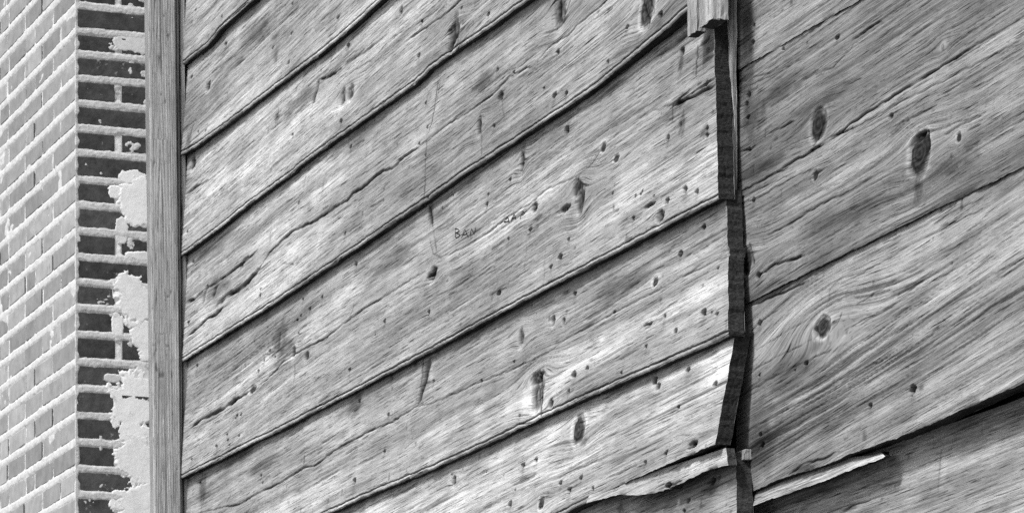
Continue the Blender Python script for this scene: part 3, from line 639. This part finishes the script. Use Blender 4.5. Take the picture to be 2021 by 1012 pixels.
# ---------------------------------------------------------------- wall of wide flush planks to the right
pw = empty('plank_wall', ORIGIN, ROTZ, 'wall of very wide grey planks with big oval knots, set back beside the clapboards', 'wall')
Sa = [(1430, 150), (1455, 137), (1502, 111), (1600, 54), (1700, -3), (1936, -140), (2120, -245)]
Sb = [(1430, 620), (1475, 597), (1560, 555), (1669, 501), (1869, 403), (1936, 370), (2120, 280)]
Sc = [(1430, 992), (1489, 967), (1530, 948), (1560, 938), (1600, 926), (1640, 914), (1680, 894), (1768, 866), (1850, 833), (1936, 797), (2120, 720)]
Sz = [(1430, -400), (2120, -800)]
Sy = [(1430, 1450), (2120, 1200)]
GA = {'cracks': [([(1455, 20), (1480, 5), (1495, -8)], 1.5, 2, 0, .6), ([(1478, 50), (1500, 32), (1530, 12)], 1.0, 1, 0, .4)], 'knots': [(1560, 6, 4, 6, 'stain_shade'), (1475, 60, 20, 60, 'stain_shade')], 'holes': [(1484, 84, 5, 1), (1487, 50, 3)]}
GB = {'cracks': [([(1532, 339), (1560, 322), (1600, 299), (1620, 288), (1640, 275), (1660, 262), (1682, 252)], 2.6, 5, 0, .9), ([(1600, 296), (1650, 265), (1699, 230), (1788, 173), (1877, 119), (1936, 83), (2010, 40)], 1.8, 4, 0, .8),
                 ([(1640, 270), (1700, 245), (1778, 200), (1867, 158), (1936, 121), (2010, 82)], 1.5, 3, 0, .7), ([(1690, 262), (1780, 215), (1870, 172), (1936, 140)], 1.1, 2, 0, .55), ([(1710, 280), (1800, 232), (1936, 165)], 1.1, 2, 0, .5),
                 ([(1458, 379), (1500, 358), (1555, 330)], 2.2, 4, 0, .8), ([(1460, 405), (1500, 388), (1560, 352), (1600, 335)], 1.4, 3, 0, .7), ([(1458, 360), (1520, 330), (1580, 300)], 1.2, 2, 0, .55), ([(1458, 392), (1520, 362), (1570, 340)], 1.0, 2, 0, .5),
                 ([(1515, 265), (1540, 253), (1565, 239)], 1.7, 4, 0, .85), ([(1584, 156), (1600, 147), (1614, 138)], 1.8, 4, 0, .8), ([(1590, 156), (1612, 145), (1640, 135), (1652, 122), (1663, 110), (1675, 100), (1681, 88)], 1.3, 3, 0, .75),
                 ([(1679, 77), (1700, 66), (1716, 52), (1736, 42)], 1.3, 3, 0, .8), ([(1662, 172), (1697, 155)], 1.3, 3, 0, .75), ([(1458, 161), (1500, 148), (1555, 131)], 1.2, 2, 0, .6), ([(1457, 175), (1500, 158), (1535, 142), (1542, 138)], 1.2, 2, 0, .6), ([(1457, 185), (1490, 175), (1493, 168)], 1.1, 2, 0, .55),
                 ([(1461, 299), (1480, 296), (1503, 277)], 1.6, 4, 0, .8), ([(1457, 210), (1472, 207)], 1.6, 3, 0, .7), ([(1457, 252), (1500, 238)], 1.0, 2, 0, .45), ([(1515, 463), (1560, 442), (1620, 403), (1676, 377)], 1.4, 3, 1.5, .7), ([(1676, 377), (1720, 352), (1780, 322), (1812, 312)], 1.0, 2, 0, .5),
                 ([(1502, 541), (1530, 522), (1572, 511), (1590, 503)], 1.6, 4, 2, .8), ([(1600, 422), (1690, 365), (1720, 348)], .9, 1, 0, .35), ([(1755, 366), (1790, 352), (1810, 347)], 1.0, 1, 0, .5), ([(1838, 262), (1870, 248), (1936, 228)], 1.2, 2, 0, .55), ([(1912, 258), (1936, 246)], 1.4, 3, 0, .7), ([(1905, 292), (1936, 278)], 1.1, 2, 0, .55),
                 ([(1831, 258), (1836, 280), (1834, 300)], 2.2, 4, 0, .85), ([(1625, 240), (1618, 265), (1606, 288)], 2.0, 4, 0, .7), ([(1480, 480), (1485, 500), (1490, 520)], 2.4, 4, 0, .8), ([(1690, 300), (1660, 315)], .9, 1, 0, .2), ([(1458, 470), (1480, 462)], 1, 1, 0, .3)],
      'knots': [(1614, 246, 13, 26, 'knot'), (1622, 222, 6, 9, 'light'), (1596, 270, 14, 18, 'light'), (1610, 346, 6, 11, 'knot'), (1818, 304, 17, 36, 'knot'), (1800, 305, 8, 30, 'light'), (1818, 270, 12, 10, 'dead'), (1895, 271, 5, 11, 'knot'), (1860, 92, 7, 15, 'pale'), (1860, 95, 14, 22, 'light'),
                (1476, 516, 9, 30, 'knot'), (1492, 510, 5, 30, 'light'), (1815, 370, 10, 44, 'stain_shade'), (1880, 308, 4, 8, 'stain_shade'), (1690, 420, 130, 24, 'stain_shade'), (1880, 330, 60, 26, 'stain_shade'), (1540, 180, 60, 22, 'stain_shade'), (1620, 200, 70, 16, 'stain_shade'), (1480, 240, 30, 60, 'stain_shade'),
                (1620, 100, 90, 14, 'light'), (1800, 60, 120, 30, 'light'), (1570, 410, 100, 14, 'light'), (1540, 470, 60, 18, 'light'), (1860, 430, 60, 14, 'light'), (1758, 230, 5, 6, 'dead'), (1520, 320, 30, 10, 'stain_shade'), (1490, 340, 60, 24, 'stain_shade')],
      'holes': [(1542, 97, 3.5, 1), (1649, 74, 4.5, 1, 2.4), (1475, 188, 5, 1), (1471, 206, 5, 1), (1474, 232, 6, 1), (1477, 296, 5, 1), (1487, 395, 5, 1), (1498, 545, 8, 1), (1556, 130, 0.1)]}
GC = {'cracks': [([(1475, 655), (1495, 637), (1530, 612)], 1.2, 3, 0, .6), ([(1478, 935), (1500, 880), (1530, 862), (1560, 848), (1600, 820)], 1.3, 3, 0, .6), ([(1480, 770), (1530, 740), (1585, 716), (1640, 690)], 1.3, 3, 0, .6),
                 ([(1478, 603), (1500, 593), (1530, 580), (1560, 568), (1592, 553)], 2.0, 5, 0, .75), ([(1480, 845), (1560, 800), (1640, 765), (1720, 720), (1800, 690)], 1.1, 2, 0, .5), ([(1700, 640), (1780, 590), (1860, 545), (1936, 505)], 1.2, 2.5, 0, .6), ([(1690, 600), (1780, 545), (1860, 500), (1936, 460)], 1.3, 3, 0, .6),
                 ([(1660, 560), (1740, 515), (1840, 460), (1936, 412)], 1.3, 3, 0, .65), ([(1740, 480), (1800, 455), (1870, 420), (1936, 390)], 1.1, 2, 0, .5), ([(1720, 690), (1800, 640), (1936, 575)], 1.1, 2, 0, .5), ([(1490, 690), (1540, 660), (1590, 630)], 1.1, 2.5, 0, .6), ([(1480, 730), (1540, 700), (1600, 670)], 1.1, 2.5, 0, .6), ([(1560, 935), (1590, 915), (1630, 905), (1660, 890)], 3, 4, 0, .6),
                 ([(1672, 758), (1674, 770)], 1.0, -1, 0, -.5), ([(1638, 655), (1650, 640), (1660, 618)], 1.2, 2, 0, .5), ([(1630, 600), (1636, 570), (1660, 548)], 1.2, 2, 0, .4)],
      'knots': [(1622, 645, 16, 22, 'swirl'), (1655, 585, 30, 34, 'light'), (1660, 575, 30, 40, 'bump'), (1680, 690, 50, 40, 'bump'), (1760, 740, 60, 30, 'light'), (1830, 765, 60, 30, 'light'), (1840, 560, 110, 40, 'light'), (1500, 870, 40, 90, 'stain_shade'), (1700, 830, 120, 30, 'light'), (1560, 740, 90, 60, 'stain_shade'), (1825, 765, 8, 10, 'stain_shade'), (1590, 925, 30, 12, 'stain_shade')],
      'holes': [(1608, 656, 12, 0, .8), (1590, 716, 5, 1, 2.8), (1807, 769, 11, 0, 1.5), (1806, 781, 3), (1721, 802, 6, 0), (1495, 637, 5.5, 1), (1504, 878, 6, 1), (1501, 857, 4), (1568, 730, 2), (1497, 740, 2.5)]}
GD = {'cracks': [([(1640, 1012), (1665, 995), (1700, 985)], 1.8, 3, 0, .7), ([(1560, 1000), (1620, 975), (1680, 962), (1750, 950)], 1.1, 2, 0, .5), ([(1836, 885), (1835, 930), (1837, 965)], 1.6, 1.5, 0, .5), ([(1700, 985), (1800, 955), (1936, 915)], 1, 1.5, 0, .4), ([(1646, 975), (1670, 972)], 1.6, 2, 0, .6)],
      'knots': [(1845, 930, 8, 50, 'light'), (1660, 1000, 20, 10, 'stain_shade')], 'holes': [(1770, 900, 3)]}
u0r = float(unproj(1457, 500, -.027)[0])
kwr = dict(bead=False, u0=u0r, du=(.0033, .0033), dv=.0019, tone0=.24)
EN = ((2115, 100), (2115, 100.01))
def ext(l):
    x1, y1 = l[-1]; return l + [(3200, YH + (y1 - YH) * (3200 - XV) / (x1 - XV))]
Sa, Sb, Sc, Sz, Sy = [ext(l) for l in (Sa, Sb, Sc, Sz, Sy)]
def eb(a, b):
    k = (3100 - XV) / (2090 - XV); return ((3100, YH + (a - YH) * k), (3100, YH + (b - YH) * k))
board('plank', pw, Sa, Sz, eb(-700, -230), GA, 211, wb=-.024, wt=-.026, **kwr)
board('plank', pw, Sb, Sa, eb(-230, 290), GB, 223, wb=-.0225, wt=-.029, gslope=-.05, ridge=1.1, label='wide plank with four dark oval knots', **kwr)
kwr['tone0'] = .31
board('plank', pw, Sc, Sb, eb(290, 730), GC, 241, wb=-.020, wt=-.0275, gslope=-.09, ridge=2.3, gf=.72, wbf=lambda U: .016 * sstep(4.2, 5.4, U), label='lowest wide plank with a swirl of raised grain', **kwr)
board('plank', pw, Sy, ext([(1430, 1005), (1500, 972), (1936, 822), (2120, 750)]), eb(750, 1215), GD, 257, wb=-.020, wt=-.062, gslope=-.03, **dict(kwr, tone0=.36))
board('wedge_strip', pw, [(1440, 1013), (1454, 1008), (1520, 986), (1600, 958), (1680, 926), (1726, 908), (1745, 899)],
      [(1440, 984), (1454, 979), (1489, 968), (1600, 931), (1680, 904), (1745, 896)], ((1743, 895), (1744, 899)),
      {'cracks': [([(1456, 1000), (1520, 975), (1600, 948)], 1.0, 2, 0, .5)], 'knots': [(1600, 940, 100, 12, 'light')]}, 271, wb=-.016, wt=-.034, thick=.014, over=.010, bead=False,
      u0=float(unproj(1455, 985, -.016)[0]), du=(.0033, .0033), tone0=.40, label='pale tapering strip under the lowest wide plank')
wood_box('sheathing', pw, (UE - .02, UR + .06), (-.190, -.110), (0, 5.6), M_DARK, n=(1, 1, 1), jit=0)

# ---------------------------------------------------------------- cut-off post hanging over the corner
post = empty('hanging_post', ORIGIN, ROTZ, 'short cut-off timber post hanging over the end of the clapboards', 'post')
pu1, pv1 = (float(a) for a in unproj(1407, 38, .066)); pu0, pv0 = (float(a) for a in unproj(1380, 55, .066))
wood_box('timber', post, (pu0, pu1), (.035, .066), (pv1, pv1 + .75), n=(6, 4, 50), jit=.0012, tone=.42, endmat=M_END)
lath = empty('thin_batten', ORIGIN, ROTZ, 'thin weathered batten nailed beside the cut-off post, over the clapboards', 'batten')
bu0 = float(unproj(1356, 50, .056)[0]); bu1, bv1 = (float(a) for a in unproj(1375, 62, .056))
wood_box('strip', lath, (bu0, bu1), (.036, .056), (bv1, bv1 + .75), n=(4, 3, 50), jit=.0012, tone=.42, endmat=M_END)
gap_shade = wood_box('strip', lath, (bu1 + .002, pu0 - .003), (.036, .048), (bv1 + .035, bv1 + .75), n=(2, 2, 30), jit=.001, tone=.08)  # filler strip painted near-black for the shaded gap between batten and post

# ---------------------------------------------------------------- vertical trim between brick and siding
trim = empty('wall_trim', ORIGIN, ROTZ, 'pale upright trim board with narrow beads between brick and clapboards', 'trim board')
UT = .078
def px_w(x, u=UT):
    r = (x - CX) / F
    return (r * (Y0 + EY * u) - X0 - EX * u) / (NX - r * NY)
def trim_board():
    vs = np.concatenate([np.linspace(2.4, 3.1, 4), np.arange(3.12, 4.8, .005), np.linspace(4.85, 5.4, 3)])
    ws = np.arange(0, 1.0001, 1 / 44)
    Vg, Tg = np.meshgrid(vs, ws, indexing='ij')
    lean = (4.63 - Vg) / 1.42 * .0165
    wl, wr = px_w(290.5), px_w(344)
    Wg = wl + (wr - wl) * Tg - lean
    X = Tg - .38
    cath = X * 1.0 / (.35 + .25 * np.abs(vn(Vg * 1.1, Vg * 0, 301))) ;
    g = np.sqrt(X * X + .0) * .09 + .010 * np.abs(((Vg * 1.9) % 1.0)) * np.exp(-(X / .22) ** 2) + .004 * fbm(Vg * 2, X * 3, 303, 2)
    r = np.sin(g * 900 + 2 * vn(Vg * 1.5, X * 2, 304))
    h = .0004 * r + .0006 * fbm(Vg * 6, Tg * 6, 305, 3)
    h = h - .004 * np.exp(-((Tg - .0) / .015) ** 2) - .004 * np.exp(-((Tg - 1.0) / .02) ** 2)
    tone = .43 * (1 + .16 * r + .16 * fbm(Vg * 3, Tg * 4, 306, 3))
    ck = np.exp(-((Tg - .46 - .01 * vn(Vg * 8, Vg * 0, 307)) / .022) ** 2) * sstep(-.25, .1, vn(Vg * 4, Vg * 0, 308)); h = h - .0014 * ck; tone = tone * (1 - .4 * ck)
    dn = sstep(.80, .92, vn(Vg * 60, Tg * 7, 309)); tone = tone * (1 - .5 * dn); h = h - .001 * dn
    Ug = UT + .012 + h
    nr, nc = Vg.shape
    co = [np.stack([Ug, -Wg, Vg], -1).reshape(-1, 3)]; gr = [np.stack([Vg, g * 1.2 + Tg * .03, Vg * 0 + 3], -1).reshape(-1, 3)]; to = [tone.ravel()]
    q = [grid_quads(nr, nc)]
    nb = nr * nc
    for col, fl in ((0, True), (nc - 1, False)):      # the two narrow sides
        ee = np.linspace(0, 1, 3)[None, :]
        co.append(np.stack([Ug[:, col][:, None] - ee * .05, -Wg[:, col][:, None] + 0 * ee, Vg[:, col][:, None] + 0 * ee], -1).reshape(-1, 3))
        gr.append(np.stack([Vg[:, col][:, None] + 0 * ee, 0 * Vg[:, col][:, None] + ee * .05, 0 * Vg[:, col][:, None] + 0 * ee], -1).reshape(-1, 3)); to.append(np.full(nr * 3, .3))
        q.append(grid_quads(nr, 3, nb, flip=fl)); nb += nr * 3
    me = mesh_np('trim_board', np.concatenate(co), np.concatenate(q), True, {'grain': np.concatenate(gr), 'tone': np.concatenate(to)})
    link('trim_board', me, M_WOOD, trim)
trim_board()
def bead_strip(name, xa, xb, u, tone, rnd):
    vs = np.concatenate([np.linspace(2.4, 3.1, 4), np.arange(3.12, 4.8, .012), np.linspace(4.85, 5.4, 3)])
    a = np.linspace(0, math.pi, 9)
    Vg, Ag = np.meshgrid(vs, a, indexing='ij')
    lean = (4.63 - Vg) / 1.42 * .0125 + .0008 * vn(Vg * 5, Vg * 0, int(xa))
    w0, w1 = px_w(xa), px_w(xb); c = (w0 + w1) / 2; R = (w0 - w1) / 2
    Wg = c + R * np.cos(Ag) - lean
    Ug = u + (R * np.sin(Ag) if rnd else .004 * np.clip(np.sin(Ag) * 6, 0, 1)) - .02 * (np.abs(np.cos(Ag)) > .999) + .0005 * vn(Vg * 40, Ag * 2, 5)
    me = mesh_np(name, np.stack([Ug, -Wg, Vg], -1).reshape(-1, 3), grid_quads(*Vg.shape), True,
                 {'grain': np.stack([Vg, Ag * .01, Vg * 0], -1).reshape(-1, 3), 'tone': (tone * (1 + .25 * vn(Vg * 12, Ag, 7))).ravel()})
    link(name, me, M_WOOD, trim)
bead_strip('bead', 348, 353, UT - .004, .26, True)
bead_strip('bead', 357, 364, UT - .004, .42, False)
bead_strip('bead', 342, 348, UT - .020, .10, False)
wood_box('backing', trim, (-.02, .028), (-.02, .10), (2.4, 5.4), M_DARK, n=(1, 1, 1), jit=0)

# ---------------------------------------------------------------- brick pier
pier = empty('brick_pier', ORIGIN, ROTZ, 'brick pier, limewashed on its left face and dark bare brick on the other', 'pier')
UB = .045; WB = px_w(150, UB)
cen = [-136, -87, -38, 11, 60, 106, 153, 203, 252, 301, 353, 404, 455, 506, 556, 606, 658, 712, 765, 818, 871, 923, 975, 1028, 1081, 1134]
Zc = Y0 + EY * UB + NY * WB
vy = [(YH - y) / F * Zc + CAM_Z for y in cen]
rb = random.Random(5)
BV = {}
def brick_mesh(key, lu, lw, k):
    if (key, k) in BV: return BV[(key, k)]
    bm = bmesh.new(); bmesh.ops.create_cube(bm, size=1)
    for q in bm.verts: q.co = Vector((q.co.x * lu, q.co.y * lw, q.co.z * .053))
    bmesh.ops.bevel(bm, geom=bm.edges[:], offset=.0035, segments=1, affect='EDGES')
    for q in bm.verts: q.co += Vector((rb.uniform(-.0012, .0012), rb.uniform(-.0012, .0012), rb.uniform(-.0016, .0016)))
    bm.normal_update()
    me = bpy.data.meshes.new('brick')
    for f in bm.faces: f.material_index = 1 if f.normal.y < -.6 else 0
    bm.to_mesh(me); bm.free(); me.materials.append(M_BRICK); me.materials.append(M_BRICKP); BV[(key, k)] = me
    return me
def put_brick(key, ua, ub, wa, wb_, va, vb_):
    me = brick_mesh(key, abs(ub - ua), abs(wb_ - wa), rb.randrange(5))
    o = bpy.data.objects.new('brick', me); COL.objects.link(o); o.parent = pier
    o.location = ((ua + ub) / 2 + rb.uniform(-.0008, .0008), -(wa + wb_) / 2 + rb.uniform(-.0008, .0008), (va + vb_) / 2 + rb.uniform(-.001, .001))
    o.rotation_euler = (rb.uniform(-.006, .006), rb.uniform(-.012, .012) if key.startswith('s') else 0, rb.uniform(-.006, .006))
    o.scale = (1, 1, (vb_ - va) / .053)
J = .0090
for k in range(len(vy) - 1):
    va, vb_ = vy[k + 1] + J, vy[k] - J
    A = (k % 2 == 1)
    if A:
        put_brick('cA', UB - .172, UB, WB - .213, WB, va, vb_); u = UB - .172 - .013
        put_brick('sE', UB - .1, UB, WB - .32, WB - .229, va, vb_)
    else:
        put_brick('cB', UB - .262, UB, WB - .109, WB, va, vb_); u = UB - .262 - .013
        put_brick('sF', UB - .1, UB, WB - .32, WB - .125, va, vb_)
    i = 0
    while u > -1.45:
        l = .205 if (i % 2 == 0) else .100
        if A and i % 2: l = .205
        put_brick('s%d' % int(l * 1000), u - l, u, WB - .1, WB, va, vb_); u -= l + .013; i += 1
# mortar body, uneven between the bricks
def far_bricks():
    co, fc = [], []
    def add(ua, ub, wa, wb_, va, vb_):
        b = len(co); j = [rb.uniform(-.001, .001) for _ in range(3)]
        for x in (ua, ub):
            for y in (wa + j[0], wb_ + j[1]):
                for z in (va, vb_): co.append((x, -y, z))
        fc.extend([(b + a, b + c, b + d, b + e) for a, c, d, e in ((0, 1, 3, 2), (4, 6, 7, 5), (0, 4, 5, 1), (2, 3, 7, 6), (0, 2, 6, 4), (1, 5, 7, 3))])
    rows = [(vy[k + 1] + J, vy[k] - J, -1.47) for k in range(len(vy) - 1)] + [(vy[0] + .068 * k + J, vy[0] + .068 * (k + 1) - J, UB) for k in range(15)] + [(vy[-1] - .070 * (k + 1) + J, vy[-1] - .070 * k - J, UB) for k in range(22)]
    for k, (va, vb_, ust) in enumerate(rows):
        u = ust - .06 * (k % 2) if ust < 0 else ust
        while u > -4.7:
            add(u - .2, u, WB - .1, WB, va, vb_); u -= .213
        if ust == UB: add(UB - .1, UB, WB - .29, WB - .11, va, vb_)
    me = mesh_np('brickwork', np.array(co), np.array(fc), False)
    nrm = np.zeros(len(fc) * 3, np.float32); me.polygons.foreach_get('normal', nrm); nrm = nrm.reshape(-1, 3)
    me.polygons.foreach_set('material_index', (np.abs(nrm[:, 1]) > .6).astype(np.int32))
    link('brickwork', me, [M_BRICK, M_BRICKP], pier, kind='stuff')
far_bricks()
def mortar_core():
    d = .0035
    vs = np.arange(vy[-1], vy[0], .006); ws = np.linspace(.03, WB - d - .004, 60); us = np.arange(-1.5, UB - d - .004, .02)
    co, q, nb = [], [], 0
    Vg, Wg = np.meshgrid(vs, ws, indexing='ij'); Ug = UB - d + .0016 * fbm(Vg * 60, Wg * 60, 401, 3)
    co.append(np.stack([Ug, -Wg, Vg], -1).reshape(-1, 3)); q.append(grid_quads(*Vg.shape, nb, flip=True)); nb += Vg.size
    a0 = (Vg[:, -1], Wg[:, -1], Ug[:, -1])
    Vg, Ug = np.meshgrid(vs, us, indexing='ij'); Wg = WB - d + .0016 * fbm(Vg * 60, Ug * 40, 403, 3)
    co.append(np.stack([Ug, -Wg, Vg], -1).reshape(-1, 3)); q.append(grid_quads(*Vg.shape, nb)); b0 = (Vg[:, -1], Wg[:, -1], Ug[:, -1]); nb += Vg.size
    t = np.linspace(0, 1, 5)[None, :]                     # rounded corner
    W = a0[1][:, None] + (WB - d * .9 - a0[1][:, None]) * np.sin(t * math.pi / 2); U = b0[2][:, None] + (UB - d * .9 - b0[2][:, None]) * np.cos(t * math.pi / 2)
    W[:, 0] = a0[1]; U[:, 0] = a0[2]; W[:, -1] = b0[1]; U[:, -1] = b0[2]
    co.append(np.stack([U, -W, vs[:, None] + 0 * U], -1).reshape(-1, 3)); q.append(grid_quads(len(vs), 5, nb)); nb += U.size
    me = mesh_np('mortar', np.concatenate(co), np.concatenate(q), True)
    link('mortar', me, M_MORTAR, pier)
mortar_core()
wood_box('core', pier, (-4.8, UB - .02), (.03, WB - .0065), (0, vy[0] + 1.1), M_MORTAR, n=(1, 1, 1), jit=0)
def patch(x, y, hw, hh, seed, th=.006, square=0):
    w = px_w(x, UB); Zp = Y0 + EY * UB + NY * w; v = (YH - y) / F * Zp + CAM_Z; rw = hw / 691.0; rv = hh * Zp / F
    n1, n2 = int(rw * 2.9 / .0024), int(rv * 2.9 / .0024)
    ww, vv = np.meshgrid(np.linspace(w + rw * 1.45, max(.035, w - rw * 1.45), n1), np.linspace(v - rv * 1.45, v + rv * 1.45, n2), indexing='xy')
    a, b = (ww - w) / rw, (vv - v) / rv
    dd = (np.abs(a) ** (6 if square else 2.4) + np.abs(b) ** (6 if square else 2.4)) ** (1 / (6 if square else 2.4))
    S = (1 - dd) + .55 * fbm(ww * 26, vv * 34, seed, 5) + .10 * vn(ww * 190, vv * 190, seed + 3)
    uu_ = UB + np.clip(S * .016, -.012, .22 * th) + (.0006 * fbm(ww * 25, vv * 25, seed + 4, 3) + .00012 * vn(ww * 300, vv * 300, seed + 2)) * (S > .0)
    edge = (np.arange(n1)[None, :] == 0) | (np.arange(n2)[:, None] == 0) | (np.arange(n2)[:, None] == n2 - 1)
    uu_ = np.where(edge, UB - .02, uu_); ww = np.clip(ww, .03, WB - .002)
    me = mesh_np('mortar_patch', np.stack([uu_, -ww, vv], -1).reshape(-1, 3), grid_quads(n2, n1), True)
    link('mortar_patch', me, M_LIME, pier)
for i, p in enumerate([(262, 85, 38, 20, .004, 1), (272, 400, 32, 60, .009), (266, 352, 26, 14, .006), (262, 588, 36, 52, .010), (284, 670, 24, 36, .008), (276, 505, 26, 10, .005), (262, 800, 44, 64, .007), (285, 745, 24, 26, .006), (272, 905, 44, 42, .008), (280, 860, 34, 20, .006),
                       (272, 990, 42, 42, .008), (230, 985, 16, 20, .005), (232, 640, 10, 26, .004), (228, 380, 14, 12, .003), (240, 455, 12, 22, .004), (222, 745, 16, 9, .003), (228, 560, 16, 10, .003)]):
    patch(p[0], p[1], p[2], p[3], 500 + 7 * i, p[4], p[5] if len(p) > 5 else 0)
# thin mortar dragged over the brick edges on both faces, with a ragged shoreline
cv = np.array(sorted(list(vy) + [vy[0] + .068 * k for k in range(1, 15)] + [vy[-1] - .070 * k for k in range(1, 22)]))
def smear(face):
    if face == 'end':
        a_ = np.append(np.arange(.10, WB - .001, .0021), WB + .0009); vs = np.arange(3.05, 4.80, .0021)
    else:
        a_ = np.append(np.concatenate([np.arange(-4.6, -1.3, .016), np.arange(-1.3, UB - .001, .0060)]), UB + .0009); vs = np.concatenate([np.arange(2.2, 3.05, .009), np.arange(3.05, 4.90, .0034), np.arange(4.9, 5.6, .009)])
    Vg, Ag = np.meshgrid(vs, a_, indexing='ij')
    k = np.clip(np.searchsorted(cv, Vg), 1, len(cv) - 1)
    dj = np.minimum(np.abs(Vg - cv[k - 1]), np.abs(Vg - cv[k]))
    sc_ = 1.0 if face == 'end' else .5
    S = (.0088 + .0036 * fbm(Ag * 26 * sc_, Vg * 50, 611, 3) + .0025 * vn(Ag * 120 * sc_, Vg * 160, 613) - dj) / .010
    if face == 'end':
        near = sstep(WB - .10, WB - .20, Ag)
        S = np.maximum(S, (fbm(Ag * 24, Vg * 30, 617, 4) - .56 + .22 * near) * 2.0)
        S = np.maximum(S, (.0065 + .004 * vn(Vg * 60, Vg * 0, 619) - (WB - Ag)) / .008)
    else:
        S = np.maximum(S, (fbm(Ag * 8, Vg * 16, 627, 4) - .52) * 2.0)
        S = np.maximum(S, (.010 + .006 * vn(Vg * 60, Vg * 0, 619) - (UB - Ag)) / .008)
    hh = np.clip(S * .004, -.006, .0010) + .0003 * vn(Ag * 200, Vg * 200, 621)
    if face == 'end': co = np.stack([UB + hh, -Ag, Vg], -1)
    else: co = np.stack([Ag, -(WB + hh), Vg], -1)
    me = mesh_np('mortar_smear', co.reshape(-1, 3), grid_quads(*Vg.shape, flip=(face == 'end')), True)
    link('mortar_smear', me, M_MORTAR, pier)
smear('end'); smear('side')

# ---------------------------------------------------------------- ground
bm = bmesh.new(); bmesh.ops.create_grid(bm, x_segments=8, y_segments=8, size=400)
me = bpy.data.meshes.new('ground'); bm.to_mesh(me); bm.free()
link('ground', me, M_GROUND, kind='structure')
